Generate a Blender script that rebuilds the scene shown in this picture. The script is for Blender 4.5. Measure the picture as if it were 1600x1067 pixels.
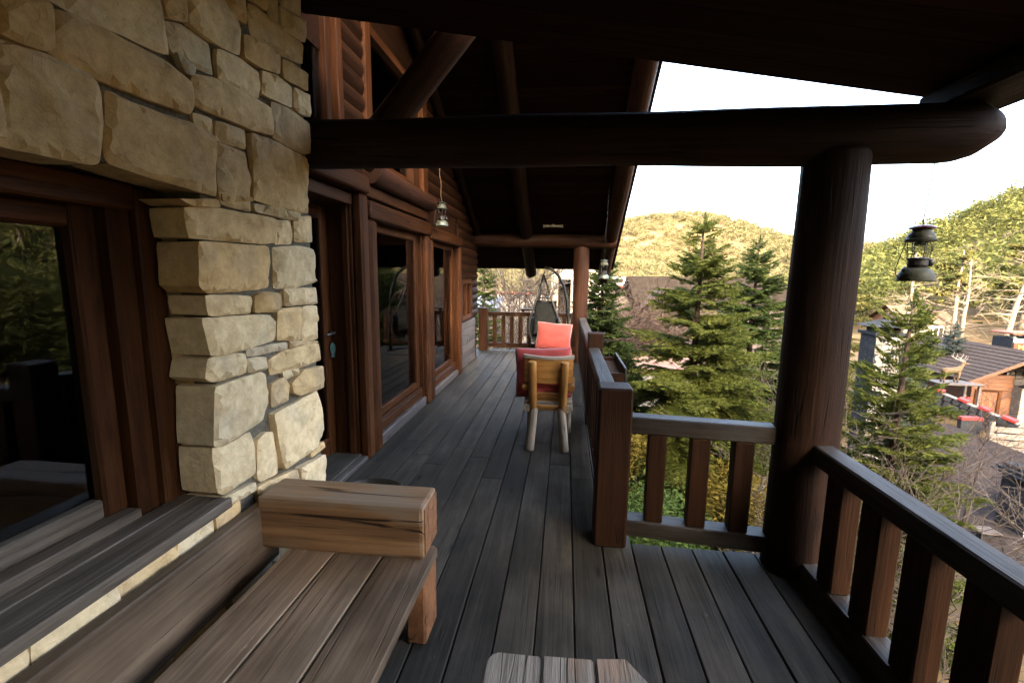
import bpy, bmesh, math, random
import numpy as np
from mathutils import Vector, Matrix, noise
from mathutils.geometry import delaunay_2d_cdt
rad = math.radians
random.seed(7)
for o in list(bpy.data.objects): bpy.data.objects.remove(o)
scene = bpy.context.scene
COL = scene.collection

# ------------------------------------------------------------ camera
PSI, THE, ROL = rad(6.569), rad(8.361), 0.012
fw = Vector((-math.sin(PSI)*math.cos(THE), math.cos(PSI)*math.cos(THE), -math.sin(THE)))
rt = Vector((math.cos(PSI), math.sin(PSI), 0))
up = rt.cross(fw)
r2 = rt*math.cos(ROL) + up*math.sin(ROL)
u2 = up*math.cos(ROL) - rt*math.sin(ROL)
cd = bpy.data.cameras.new('camera')
cam = bpy.data.objects.new('camera', cd); COL.objects.link(cam)
cam.matrix_world = Matrix(((r2.x,u2.x,-fw.x,0),(r2.y,u2.y,-fw.y,0),(r2.z,u2.z,-fw.z,1.65),(0,0,0,1)))
cd.sensor_width = 36; cd.lens = 711/1600*36; cd.clip_start = .05; cd.clip_end = 3000
scene.camera = cam

# ------------------------------------------------------------ light
SUN_TO = Vector((0.10, -0.93, 0.0)).normalized()
SUN_EL = rad(19)
world = bpy.data.worlds.new('World'); scene.world = world; world.use_nodes = True
nt = world.node_tree; nt.nodes.clear()
sky = nt.nodes.new('ShaderNodeTexSky'); sky.sky_type = 'NISHITA'; sky.sun_disc = False
sky.sun_elevation = SUN_EL
sky.sun_rotation = math.atan2(SUN_TO.x, SUN_TO.y)
sky.air_density = 0.8; sky.dust_density = 8.0; sky.ozone_density = 0.0
bg = nt.nodes.new('ShaderNodeBackground'); bg.inputs['Strength'].default_value = 0.15
wo = nt.nodes.new('ShaderNodeOutputWorld')
nt.links.new(sky.outputs[0], bg.inputs[0]); nt.links.new(bg.outputs[0], wo.inputs[0])
sl = bpy.data.lights.new('sun', 'SUN'); sl.energy = 2.0; sl.angle = rad(.5); sl.color = (1.0, .86, .66)
sun = bpy.data.objects.new('sun', sl); COL.objects.link(sun)
sd = Vector((SUN_TO.x*math.cos(SUN_EL), SUN_TO.y*math.cos(SUN_EL), math.sin(SUN_EL)))
sun.rotation_euler = sd.to_track_quat('Z', 'Y').to_euler(); sun.location = (0, -20, 30)
vs = scene.view_settings
vs.view_transform = 'Standard'; vs.look = 'None'; vs.exposure = 4.85; vs.gamma = 1; vs.use_curve_mapping = False
scene.render.engine = 'CYCLES'
cy = scene.cycles
cy.use_denoising = True
try: cy.denoiser = 'OPENIMAGEDENOISE'
except Exception: pass
cy.max_bounces = 8; cy.diffuse_bounces = 5; cy.glossy_bounces = 4; cy.transparent_max_bounces = 12
cy.caustics_reflective = False; cy.caustics_refractive = False; cy.sample_clamp_indirect = 6

# ------------------------------------------------------------ materials
def srgb(r, g, b):
    f = lambda c: (c/255/12.92 if c <= 10 else ((c/255+.055)/1.055)**2.4)
    return (f(r), f(g), f(b))
class NT:
    def __init__(s, name):
        s.m = bpy.data.materials.new(name); s.m.use_nodes = True
        s.t = s.m.node_tree; s.t.nodes.clear()
        s.out = s.n('OutputMaterial'); s.b = s.n('BsdfPrincipled')
        s.l(s.b.outputs[0], s.out.inputs[0])
    def n(s, k, **kw):
        x = s.t.nodes.new('ShaderNode'+k)
        for a, v in kw.items(): setattr(x, a, v)
        return x
    def l(s, a, b): s.t.links.new(a, b)
    def coord(s, scale=(1,1,1), rnd=True, kind='Object'):
        tc = s.n('TexCoord'); v = tc.outputs[kind]
        if rnd:
            oi = s.n('ObjectInfo'); mu = s.n('Math', operation='MULTIPLY'); mu.inputs[1].default_value = 37.0
            s.l(oi.outputs['Random'], mu.inputs[0])
            ad = s.n('VectorMath', operation='ADD'); s.l(v, ad.inputs[0]); s.l(mu.outputs[0], ad.inputs[1]); v = ad.outputs[0]
        mp = s.n('Mapping'); mp.inputs['Scale'].default_value = scale; s.l(v, mp.inputs[0])
        return mp.outputs[0]
    def noise(s, v, scale, detail=4, rough=.55, dist=0):
        x = s.n('TexNoise'); x.inputs['Scale'].default_value = scale; x.inputs['Detail'].default_value = detail
        x.inputs['Roughness'].default_value = rough; x.inputs['Distortion'].default_value = dist
        s.l(v, x.inputs['Vector']); return x.outputs['Fac']
    def ramp(s, f, stops):
        x = s.n('ValToRGB'); e = x.color_ramp.elements
        while len(e) < len(stops): e.new(.5)
        for k, (p, c) in enumerate(stops):
            e[k].position = p; e[k].color = (*c, 1) if len(c) == 3 else c
        s.l(f, x.inputs[0]); return x.outputs[0]
    def mix(s, a, b, f, mode='MIX'):
        x = s.n('MixRGB', blend_type=mode)
        for i, q in ((0, f), (1, a), (2, b)):
            if isinstance(q, (int, float)): x.inputs[i].default_value = q
            elif isinstance(q, tuple): x.inputs[i].default_value = (*q, 1) if len(q) == 3 else q
            else: s.l(q, x.inputs[i])
        return x.outputs[0]
    def math(s, op, a, b=0.0):
        x = s.n('Math', operation=op)
        for i, q in ((0, a), (1, b)):
            if isinstance(q, (int, float)): x.inputs[i].default_value = q
            else: s.l(q, x.inputs[i])
        return x.outputs[0]
    def bump(s, h, st=.4, dist=.01):
        x = s.n('Bump'); x.inputs['Strength'].default_value = st; x.inputs['Distance'].default_value = dist
        s.l(h, x.inputs['Height']); s.l(x.outputs[0], s.b.inputs['Normal'])
    def rnd(s):
        return s.n('ObjectInfo').outputs['Random']
    def base(s, c, rough=.6, spec=.5):
        if isinstance(c, tuple): s.b.inputs['Base Color'].default_value = (*c, 1)
        else: s.l(c, s.b.inputs['Base Color'])
        if isinstance(rough, (int, float)): s.b.inputs['Roughness'].default_value = rough
        else: s.l(rough, s.b.inputs['Roughness'])
        s.b.inputs['Specular IOR Level'].default_value = spec
        return s.m

def wood(name, dark, light, rough=.5, grain=30, along=1.2, bump=.35, tint=.35, wear=None, wear_amt=.5, knots=True, spec=.4, worn_at=(.56,.66), cracks=0, spots=False):
    """wood whose grain runs along the local X axis of each piece"""
    N = NT(name)
    v = N.coord((along*1.3, grain*1.7, grain*1.7))
    v2 = N.coord((1, 1, 1))
    g1 = N.noise(v, 1.0, 5, .62, .6)
    v3 = N.coord((along*4, grain*6, grain*6))
    g2 = N.noise(v3, 1.0, 3, .6)
    big = N.noise(v2, 2.2, 3, .5)
    f = N.math('ADD', N.math('MULTIPLY', g1, .65), N.math('MULTIPLY', g2, .35))
    c = N.ramp(f, [(.38, tuple(x*.8 for x in dark)), (.50, tuple((a+b)*.5 for a, b in zip(dark, light))), (.62, tuple(x*1.12 for x in light))])
    mid = tuple((a+b)*.5 for a, b in zip(dark, light))
    c = N.mix(c, N.ramp(big, [(.3, tuple(x*.55 for x in mid)), (.7, tuple(min(1, x*1.5) for x in mid))]), .35)
    if knots:
        vk = N.coord((1.6, 6, 6))
        vo = N.n('TexVoronoi'); vo.inputs['Scale'].default_value = 1.0; N.l(vk, vo.inputs['Vector'])
        k = N.ramp(vo.outputs['Distance'], [(.05, (1,1,1)), (.13, (0,0,0))])
        c = N.mix(c, tuple(x*.35 for x in dark), k)
    if wear:
        vw = N.coord((.7, 3.5, 3.5))
        w = N.noise(vw, 1.7, 6, .68)
        wf = N.ramp(w, [(worn_at[0], (0,0,0)), (worn_at[1], (1,1,1))])
        c = N.mix(c, wear, N.math('MULTIPLY', wf, wear_amt))
    h = f
    if cracks:
        vc = N.coord((along*.55, grain*.8, grain*.8))
        q = N.noise(vc, 1.0, 2, .45, .2)
        cr = N.ramp(q, [(.482,(0,0,0)),(.496,(1,1,1)),(.504,(1,1,1)),(.518,(0,0,0))])
        msk = N.ramp(N.noise(v2, 3.1, 2, .5), [(.46,(0,0,0)),(.58,(1,1,1))])
        cr = N.math('MULTIPLY', cr, msk)
        c = N.mix(c, tuple(x*.25 for x in dark), N.math('MULTIPLY', cr, cracks))
        h = N.math('SUBTRACT', f, N.math('MULTIPLY', cr, cracks*.9))
    if spots:
        vs_ = N.coord((3.0, 9, 9)); sp_ = N.noise(vs_, 2.2, 6, .75)
        c = N.mix(c, tuple(min(1, x*2.6) for x in light), N.math('MULTIPLY', N.ramp(sp_, [(.66,(0,0,0)),(.74,(1,1,1))]), .55))
        dk = N.noise(v2, 1.1, 5, .6)
        c = N.mix(c, N.ramp(dk, [(.36,(.45,.45,.45)),(.62,(1.15,1.15,1.15))]), .8, 'MULTIPLY')
    if tint:
        t = N.rnd()
        lo = N.n('MapRange'); lo.inputs['To Min'].default_value = 1-tint; lo.inputs['To Max'].default_value = 1+tint
        N.l(t, lo.inputs['Value'])
        c = N.mix(c, lo.outputs[0], 1.0, 'MULTIPLY')
    rr = N.n('MapRange'); rr.inputs['To Min'].default_value = max(.05, rough-.14); rr.inputs['To Max'].default_value = min(1, rough+.14)
    N.l(big, rr.inputs['Value'])
    m = N.base(c, rr.outputs[0], spec)
    N.bump(h, bump, .008)
    return m

M = {}
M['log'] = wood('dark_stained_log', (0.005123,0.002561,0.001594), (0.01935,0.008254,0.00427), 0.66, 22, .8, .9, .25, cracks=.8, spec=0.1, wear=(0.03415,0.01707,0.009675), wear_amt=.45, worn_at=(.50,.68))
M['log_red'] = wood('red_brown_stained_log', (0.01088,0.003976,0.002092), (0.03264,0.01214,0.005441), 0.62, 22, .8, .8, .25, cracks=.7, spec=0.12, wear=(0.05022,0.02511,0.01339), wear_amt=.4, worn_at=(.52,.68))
M['trim'] = wood('stained_trim_wood', (0.01615,0.005713,0.002027), (0.0608,0.02073,0.006266), .55, 20, 1.0, .6, .28, wear=(0.09975,0.04239,0.01659), wear_amt=.5, worn_at=(.54,.68), spec=.09, cracks=.35)
M['siding'] = wood('stained_siding', (0.0091,0.00364,0.00168), (0.0252,0.00945,0.00385), .65, 18, 1.0, .5, .28, spec=.07)
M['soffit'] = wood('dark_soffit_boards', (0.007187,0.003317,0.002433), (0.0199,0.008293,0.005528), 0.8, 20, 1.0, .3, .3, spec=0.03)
M['deck'] = wood('weathered_deck_board', (0.0264,0.02344,0.01855), (0.05148,0.04565,0.03611), .7, 13, .7, .5, .20, wear=(0.09768,0.08637,0.06791), wear_amt=.55, spec=.14, worn_at=(.50,.70), cracks=.35, spots=True)
M['rail_top'] = wood('weathered_rail', (0.01012,0.0069,0.004784), (0.03312,0.02392,0.01748), .6, 20, 1.0, .7, .15, wear=(0.0552,0.05244,0.04876), wear_amt=.6, worn_at=(.46,.64), spec=.16, cracks=.5)
M['rail'] = wood('stained_rail_wood', (0.009,0.00396,0.0018), (0.0297,0.01215,0.00504), .62, 20, 1.0, .7, .25, wear=(0.054,0.0288,0.0153), wear_amt=.4, worn_at=(.56,.70), spec=.09, cracks=.5)
M['bench'] = wood('weathered_bench_plank', (0.121,0.07821,0.04704), (0.2214,0.1485,0.0924), .62, 12, .6, .7, .16, wear=(0.27,0.198,0.1302), wear_amt=.5, worn_at=(.48,.68), spec=.2, cracks=.5, spots=True)
M['bench_warm'] = wood('weathered_bench_block', (0.1176,0.05852,0.02563), (0.2912,0.1596,0.07096), .6, 11, .5, 1.0, .1, wear=(0.2128,0.1649,0.1183), wear_amt=.7, worn_at=(.46,.62), spec=.3, cracks=.9)
M['endgrain'] = wood('end_grain_wood', (0.1125,0.042,0.015), (0.255,0.1125,0.045), .65, 10, 9, .8, .1, knots=False, cracks=.6)
M['sillw'] = wood('grey_sill_wood', (0.04462,0.03192,0.02268), (0.1205,0.09072,0.06502), .65, 16, .7, .8, .15, wear=(0.1785,0.147,0.1134), wear_amt=.6, worn_at=(.45,.66), spec=.3, cracks=.6)
M['table'] = wood('peeling_table_plank', (.090,.074,.056), (.235,.198,.158), .75, 22, 1.6, 1.0, .12, wear=(.20,.115,.065), wear_amt=.55, worn_at=(.54,.62), spec=.2, cracks=.7)
M['chairw'] = wood('honey_pine', (0.1768,0.078,0.01664), (0.3744,0.182,0.0468), .42, 12, .9, .5, .18, cracks=.4)
M['chairpale'] = wood('bare_pale_pine', (0.15,0.1237,0.09), (0.345,0.285,0.2175), .75, 12, .9, .8, .1, wear=(0.105,0.0975,0.09), wear_amt=.7, cracks=.7)
M['grey_board'] = wood('grey_weathered_board', (0.0315,0.0252,0.0217), (0.0875,0.07,0.0602), .7, 18, .9, .7, .2, cracks=.5)
M['interior'] = wood('interior_wood', (0.018,0.0096,0.0054), (0.042,0.0216,0.012), .6, 14, .8, .2, .2)
M['orange_wood'] = wood('orange_varnished_wood', (.055,.023,.011), (.11,.048,.023), .55, 14, 1.0, .3, .2)
M['plank_pale'] = wood('pale_bleached_plank', (0.0825,0.0675,0.0525), (0.1575,0.135,0.1087), .75, 10, .8, .4, .2)

def stone_mat(name, cols, grey=.25):
    N = NT(name)
    v = N.coord((1,1,1))
    r = N.rnd()
    c = N.ramp(r, [(i/(len(cols)-1), c) for i, c in enumerate(cols)])
    a = N.noise(v, 6, 5, .6, .4); b = N.noise(v, 17, 6, .7); d = N.noise(v, 2.6, 3, .5)
    c = N.mix(c, (.31,.185,.075), N.math('MULTIPLY', N.ramp(a, [(.52,(0,0,0)),(.72,(1,1,1))]), .38))
    c = N.mix(c, (.25,.25,.245), N.math('MULTIPLY', N.ramp(d, [(.5,(0,0,0)),(.68,(1,1,1))]), grey))
    c = N.mix(c, N.ramp(b, [(.30,(.62,.60,.56)),(.66,(1.12,1.12,1.10))]), .75, 'MULTIPLY')
    vo = N.n('TexVoronoi', feature='DISTANCE_TO_EDGE'); vo.inputs['Scale'].default_value = 7
    wv = N.n('VectorMath', operation='ADD'); N.l(v, wv.inputs[0])
    nz = N.n('TexNoise'); nz.inputs['Scale'].default_value = 5; N.l(v, nz.inputs['Vector']); N.l(nz.outputs['Color'], wv.inputs[1])
    N.l(wv.outputs[0], vo.inputs['Vector'])
    cr = N.ramp(vo.outputs['Distance'], [(.0,(0,0,0)),(.035,(1,1,1))])
    c = N.mix(N.mix(c, (.55,.5,.42), .5, 'MULTIPLY'), c, N.math('ADD', N.math('MULTIPLY', cr, .45), .55))
    h = N.math('ADD', N.math('MULTIPLY', a, .8), N.math('ADD', N.math('MULTIPLY', b, .5), N.math('MULTIPLY', cr, .05)))
    N.base(c, .9, .15); N.bump(h, .7, .012)
    return N.m
M['stone'] = stone_mat('cream_limestone', [(0.6687,0.4874,0.2663),(0.4904,0.3266,0.15),(0.7132,0.5361,0.3075),(0.5795,0.463,0.2925),(0.5795,0.3899,0.1838),(0.7356,0.5654,0.3375),(0.5016,0.4094,0.2701),(0.6687,0.4874,0.2701)], .3)
M['stone_grey'] = stone_mat('grey_masonry_stone', [(0.136,0.1275,0.1148),(0.187,0.1742,0.1487),(0.102,0.09775,0.0935),(0.221,0.204,0.1742)], .5)
M['rock'] = stone_mat('garden_rock', [(.20,.17,.14),(.24,.21,.17),(.165,.145,.115)], .4)

def flat(name, c, rough=.6, spec=.4, metal=0, nscale=14, amt=.25, bump=.1):
    N = NT(name); v = N.coord((1,1,1)); a = N.noise(v, nscale, 5, .6)
    k = N.ramp(a, [(.3, tuple(x*(1-amt) for x in c)), (.7, tuple(min(1, x*(1+amt)) for x in c))])
    N.base(k, rough, spec); N.b.inputs['Metallic'].default_value = metal
    if bump: N.bump(a, bump, .005)
    return N.m
M['mortar'] = flat('grey_mortar', (0.11,0.09438,0.07128), .95, .1, 0, 60, .35, .6)
M['black_metal'] = flat('black_painted_metal', (0.0072,0.0072,0.0078), .4, .5)
M['black_wicker'] = flat('black_wicker', (0.0084,0.009,0.009), .55, .4, 0, 90, .5, .8)
M['black_cloth'] = flat('black_cushion_cloth', (0.012,0.0132,0.0132), .9, .1)
M['lantern'] = flat('olive_enamel', (0.033,0.036,0.0252), .62, .2, 0, 22, .4, .15)
M['lantern_pale'] = flat('worn_pale_green_enamel', (0.0432,0.054,0.04104), .4, .5, 0, 22, .35, .15)
M['soot'] = flat('sooty_iron', (0.009,0.008,0.007), .5, .4)
M['red_enamel'] = flat('red_enamel', (0.1,0.009,0.008), .35, .5, 0, 20, .5)
M['steel'] = flat('wire_steel', (.10,.09,.08), .45, .5, .8)
M['teal'] = flat('teal_tag', (0.03,0.085,0.075), .6)
M['rope'] = flat('hemp_rope', (0.0672,0.0378,0.021), .9, .1, 0, 60, .4, .6)
M['cream_plaster'] = flat('cream_plaster', (.30,.26,.20), .9, .04, 0, 3, .15)
M['white_paint'] = flat('white_painted', (0.396,0.385,0.352), .6, .3, 0, 5, .1)
M['opal'] = flat('lamp_opal', (0.372,0.348,0.276), .4, .4, 0, 30, .1)
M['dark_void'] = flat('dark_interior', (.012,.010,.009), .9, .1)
M['terracotta'] = flat('terracotta', (.33,.13,.065), .8, .2)
M['red_paint'] = flat('red_painted', (0.1664,0.01408,0.01024), .55, .4, 0, 8, .25)
M['red_faded'] = flat('faded_red_cloth', (.22,.05,.05), .8, .2, 0, 8, .3)
M['yellow'] = flat('yellow_sign', (.42,.32,.018), .5, .4, 0, 8, .1)
M['yellow_letter'] = flat('yellow_lettering', (.55,.34,.08), .6, .3, 0, 8, .1)
M['sign_brown'] = flat('brown_sign_board', (.10,.034,.017), .6, .3, 0, 5, .25)
M['shingle'] = flat('grey_brown_roof_shingle', (.030,.0245,.022), .85, .04, 0, 9, .35, .5)
M['shingle_red'] = flat('brown_roof_tile', (.050,.035,.026), .85, .04, 0, 6, .3, .4)
M['distant_roof'] = flat('distant_roof_shingle', (.019,.0150,.0118), 1.0, .0, 0, 3, .5, .3)
M['slate'] = flat('dark_slate_stone', (.020,.0215,.0235), .8, .04, 0, 16, .5, .6)
M['roof_light'] = flat('grey_metal_roof', (.11,.105,.10), .7, .04, 0, 5, .15)
M['patio'] = flat('tan_paving', (.15,.092,.068), .9, .04, 0, 3, .25)
M['elk'] = flat('tan_statue', (0.065,0.0442,0.0247), .8, .2, 0, 9, .3)
M['antler'] = flat('bleached_antler', (0.2232,0.198,0.1656), .7, .2)
M['tub'] = flat('dark_tub', (0.012,0.0108,0.0096), .5, .4)
M['soil'] = flat('dry_soil', (0.03,0.0192,0.012), .95, .1, 0, 40, .5, .8)
M['grey_throw'] = flat('grey_throw', (.22,.22,.20), .9, .1, 0, 9, .4)
M['blue_tarp'] = flat('blue_grey_plastic', (.12,.14,.165), .6, .3)
M['pink_wall'] = flat('rust_board', (.15,.055,.034), .8, .2)

def fabric(name, c):
    N = NT(name); v = N.coord((1,1,1)); a = N.noise(v, 5, 4, .6); w = N.noise(v, 240, 2, .5)
    k = N.mix(N.ramp(a, [(.3, tuple(x*.82 for x in c)), (.7, tuple(min(1,x*1.12) for x in c))]), (.9,.9,.9), .0)
    N.base(k, .88, .15); N.b.inputs['Sheen Weight'].default_value = .25
    N.bump(N.math('ADD', w, N.math('MULTIPLY', a, .6)), .25, .004)
    return N.m
M['coral'] = fabric('coral_cloth', (0.2304,0.04058,0.03157))
M['red_cloth'] = fabric('dull_red_cloth', (0.231,0.033,0.0286))

def glass(name, ior=1.75):
    N = NT(name)
    tr = N.n('BsdfTransparent'); tr.inputs[0].default_value = (.82,.86,.84,1)
    gl = N.n('BsdfGlossy'); gl.inputs['Roughness'].default_value = .012
    fr = N.n('Fresnel'); fr.inputs['IOR'].default_value = ior
    v = N.coord((1,1,1), rnd=False); a = N.noise(v, 1.6, 2, .5)
    bp = N.n('Bump'); bp.inputs['Strength'].default_value = .05; bp.inputs['Distance'].default_value = .03
    N.l(a, bp.inputs['Height']); N.l(bp.outputs[0], gl.inputs['Normal'])
    mx = N.n('MixShader'); N.l(fr.outputs[0], mx.inputs[0]); N.l(tr.outputs[0], mx.inputs[1]); N.l(gl.outputs[0], mx.inputs[2])
    N.l(mx.outputs[0], N.out.inputs[0]); N.t.nodes.remove(N.b)
    return N.m
M['glass'] = glass('window_glass')
M['globe'] = glass('lamp_glass', 1.5)

def leaf(name, cols, trans=.35, scale=1.3):
    N = NT(name)
    v = N.coord((1,1,1)); a = N.noise(v, scale, 4, .65); b = N.noise(v, scale*9, 2, .6)
    f = N.math('ADD', N.math('MULTIPLY', a, .6), N.math('MULTIPLY', b, .4))
    c = N.ramp(f, [(.3, cols[0]), (.5, cols[1]), (.68, cols[2])])
    N.base(c, .7, .08)
    tl = N.n('BsdfTranslucent'); N.l(N.mix(c, (1.0,1.0,.6), .5, 'MULTIPLY'), tl.inputs[0])
    mx = N.n('MixShader'); mx.inputs[0].default_value = trans
    N.l(N.b.outputs[0], mx.inputs[1]); N.l(tl.outputs[0], mx.inputs[2]); N.l(mx.outputs[0], N.out.inputs[0])
    return N.m
M['needle'] = leaf('spruce_needles', [(0.02884,0.0375,0.007182),(0.05192,0.0625,0.01277),(0.09228,0.1,0.02394)], .45)
M['needle_dark'] = leaf('dark_spruce_needles', [(0.0189,0.03137,0.009),(0.0324,0.04774,0.012),(0.054,0.07093,0.0195)], .45)
M['needle_olive'] = leaf('olive_pine_needles', [(0.0338,0.0351,0.0117),(0.0559,0.0546,0.0169),(0.0858,0.0754,0.0247)])
M['needle_blue'] = leaf('blue_spruce_needles', [(.028,.038,.036),(.043,.056,.052),(.072,.086,.078)])
M['gold'] = leaf('golden_juniper', [(.045,.040,.008),(.085,.068,.013),(.13,.09,.02)])
M['thuja'] = leaf('bright_green_leaves', [(.022,.044,.010),(.042,.072,.018),(.072,.105,.03)], .3, 2)
M['hilltree'] = leaf('sunlit_hill_foliage', [(0.02245,0.03105,0.008832),(0.0449,0.0483,0.01435),(0.07183,0.0667,0.02098)], .5, .03)
M['hazefoliage'] = leaf('haze_paled_foliage', [(0.05612,0.0525,0.026),(0.06344,0.0575,0.0286),(0.0732,0.0625,0.0338)], .5, .02)  # colours lightened and drawn together to imitate haze
M['bark'] = flat('spruce_bark', (0.042,0.0312,0.024), .9, .04, 0, 18, .4, .8)
M['pale_bark'] = flat('pale_pine_bark', (0.09,0.0711,0.05175), .85, .04, 0, 8, .3, .5)
M['twig'] = flat('grey_twigs', (.050,.042,.035), .9, .04, 0, 5, .3, 0)
M['twig_red'] = flat('reddish_twigs', (.042,.030,.024), .9, .04, 0, 5, .3, 0)
M['dark_stem'] = flat('dark_stem', (0.021,0.0156,0.0132), .8, .2)
M['grass'] = leaf('lawn_grass', [(.014,.027,.008),(.022,.037,.011),(.032,.047,.015)], .2, 3)
def terrain_mat():
    N = NT('hill_ground'); v = N.coord((1,1,1), rnd=False)
    a = N.noise(v, .05, 6, .62); b = N.noise(v, .6, 5, .6); d = N.noise(v, .018, 3, .5)
    c = N.ramp(a, [(.32,(.045,.034,.016)),(.5,(.080,.055,.028)),(.68,(.105,.073,.040))])
    c = N.mix(c, (.045,.042,.015), N.ramp(d, [(.5,(0,0,0)),(.62,(.7,.7,.7))]))
    c = N.mix(c, N.ramp(b, [(.3,(.55,.55,.5)),(.7,(1.15,1.1,1.05))]), .8, 'MULTIPLY')
    N.base(c, .95, .1); N.bump(b, .6, .15); return N.m
M['terrain'] = terrain_mat()

# ------------------------------------------------------------ helpers
def link(name, me, mat=None, parent=None, mw=None):
    o = bpy.data.objects.new(name, me); COL.objects.link(o)
    if mat is not None and me is not None and not me.materials: me.materials.append(M[mat] if isinstance(mat, str) else mat)
    if mw is not None: o.matrix_basis = mw
    if parent is not None:
        o.parent = parent
        o.matrix_parent_inverse = WORLD.get(parent.name, Matrix.Identity(4)).inverted()
        WORLD[o.name] = (mw or Matrix.Identity(4))
    else:
        WORLD[o.name] = (mw or Matrix.Identity(4))
    return o
WORLD = {}
def tag(o, label=None, cat=None, group=None, kind=None):
    if label: o['label'] = label
    if cat: o['category'] = cat
    if group: o['group'] = group
    if kind: o['kind'] = kind
    return o
def thing(name, loc, label, cat, group=None):
    o = link(name, None, mw=Matrix.Translation(loc)); o.empty_display_size = .1
    return tag(o, label, cat, group)
def pymesh(name, verts, faces, smooth=False):
    me = bpy.data.meshes.new(name); me.from_pydata([tuple(v) for v in verts], [], [tuple(f) for f in faces]); me.update()
    if smooth: me.polygons.foreach_set('use_smooth', [True]*len(me.polygons))
    return me
def npmesh(name, V, T, smooth=False):
    V = np.asarray(V, dtype=np.float32); T = np.asarray(T, dtype=np.int32)
    me = bpy.data.meshes.new(name); k = T.shape[1]
    me.vertices.add(len(V)); me.vertices.foreach_set('co', V.ravel())
    me.loops.add(T.size); me.loops.foreach_set('vertex_index', T.ravel())
    me.polygons.add(len(T)); me.polygons.foreach_set('loop_start', np.arange(0, T.size, k, dtype=np.int32))
    me.polygons.foreach_set('loop_total', np.full(len(T), k, dtype=np.int32))
    me.update(calc_edges=True)
    if smooth: me.polygons.foreach_set('use_smooth', np.ones(len(T), dtype=bool))
    return me
def frame(p0, p1, upv=(0,0,1)):
    p0 = Vector(p0); p1 = Vector(p1); x = (p1-p0).normalized(); u = Vector(upv)
    if abs(x.dot(u)) > .99: u = Vector((0,1,0))
    y = u.cross(x).normalized(); z = x.cross(y)
    m = Matrix((x, y, z)).transposed().to_4x4(); m.translation = (p0+p1)/2
    return m, (p1-p0).length
def bevel_box(lx, ly, lz, bev=.006, seg=1, jit=0, cuts=0):
    bm = bmesh.new(); bmesh.ops.create_cube(bm, size=1)
    for v in bm.verts: v.co = Vector((v.co.x*lx, v.co.y*ly, v.co.z*lz))
    if bev:
        bmesh.ops.bevel(bm, geom=bm.edges[:], offset=min(bev, .3*min(lx,ly,lz)), segments=seg, affect='EDGES', profile=.6)
    if cuts:
        es = [e for e in bm.edges if abs((e.verts[0].co-e.verts[1].co).x) > lx*.5]
        bmesh.ops.subdivide_edges(bm, edges=es, cuts=cuts)
    if jit:
        s = random.uniform(0, 99)
        for v in bm.verts:
            v.co += Vector((0, noise.noise(Vector((v.co.x*1.3+s, 0, 1)))*jit, noise.noise(Vector((v.co.x*1.3+s, 5, 2)))*jit))
    me = bpy.data.meshes.new('box'); bm.to_mesh(me); bm.free(); return me
def board(name, p0, p1, w, h, mat, parent=None, upv=(0,0,1), bev=.006, seg=1, jit=0, cuts=0):
    """a timber from p0 to p1: w across, h along upv"""
    m, L = frame(p0, p1, upv)
    return link(name, bevel_box(L, w, h, bev, seg, jit, cuts), mat, parent, m)
def boxw(name, x0, x1, y0, y1, z0, z1, mat, parent=None, bev=.005, axis='auto'):
    """a world-aligned block, grain along its longest side"""
    d = (x1-x0, y1-y0, z1-z0); k = d.index(max(d)) if axis == 'auto' else 'XYZ'.index(axis)
    c = ((x0+x1)/2, (y0+y1)/2, (z0+z1)/2)
    a = list(c); b = list(c); a[k] -= d[k]/2; b[k] += d[k]/2
    if k == 0: return board(name, a, b, d[1], d[2], mat, parent, (0,0,1), bev)
    if k == 1: return board(name, a, b, d[0], d[2], mat, parent, (0,0,1), bev)
    return board(name, a, b, d[0], d[1], mat, parent, (0,1,0), bev)
def log(name, p0, p1, r0, r1, mat, parent=None, n=22, rings=14, wob=.012, end=.02, cap='flat'):
    m, L = frame(p0, p1); s = random.uniform(0, 50)
    xs = [-L/2, -L/2] + [(-L/2 + end) + (L-2*end)*i/(rings-1) for i in range(rings)] + [L/2, L/2]
    V = []; F = []; R = len(xs)
    for i, x in enumerate(xs):
        t = (x+L/2)/L; r = r0+(r1-r0)*t
        if i in (1, R-2): r *= .94
        if i in (0, R-1): r = 0.0
        e = 0.0
        if cap == 'round':
            e = min(1, max(0, (x-(L/2-r1*1.5))/(r1*1.5)))
        for k in range(n):
            a = 2*math.pi*k/n
            w = 1+wob/max(r0,.01)*noise.noise(Vector((x*1.1+s, math.cos(a)*1.2, math.sin(a)*1.2)))*1.0
            zz = math.sin(a)*r*w; yy = math.cos(a)*r*w
            if e > 0:
                zz *= math.sqrt(1-.96*e*e) if zz < 0 else math.sqrt(1-.80*max(0, (e-.72)/.28)**2)
                yy *= math.sqrt(1-.55*e*e*e*e)
            V.append((x, yy, zz))
    for i in range(R-1):
        for k in range(n):
            k2 = (k+1) % n
            F.append((i*n+k, i*n+k2, (i+1)*n+k2, (i+1)*n+k))
    me = pymesh(name, V, F); bm = bmesh.new(); bm.from_mesh(me); bmesh.ops.remove_doubles(bm, verts=bm.verts[:], dist=1e-5)
    bmesh.ops.recalc_face_normals(bm, faces=bm.faces[:])
    for f in bm.faces: f.smooth = abs(f.normal.x) < .8
    bm.to_mesh(me); bm.free()
    return link(name, me, mat, parent, m)
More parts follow.
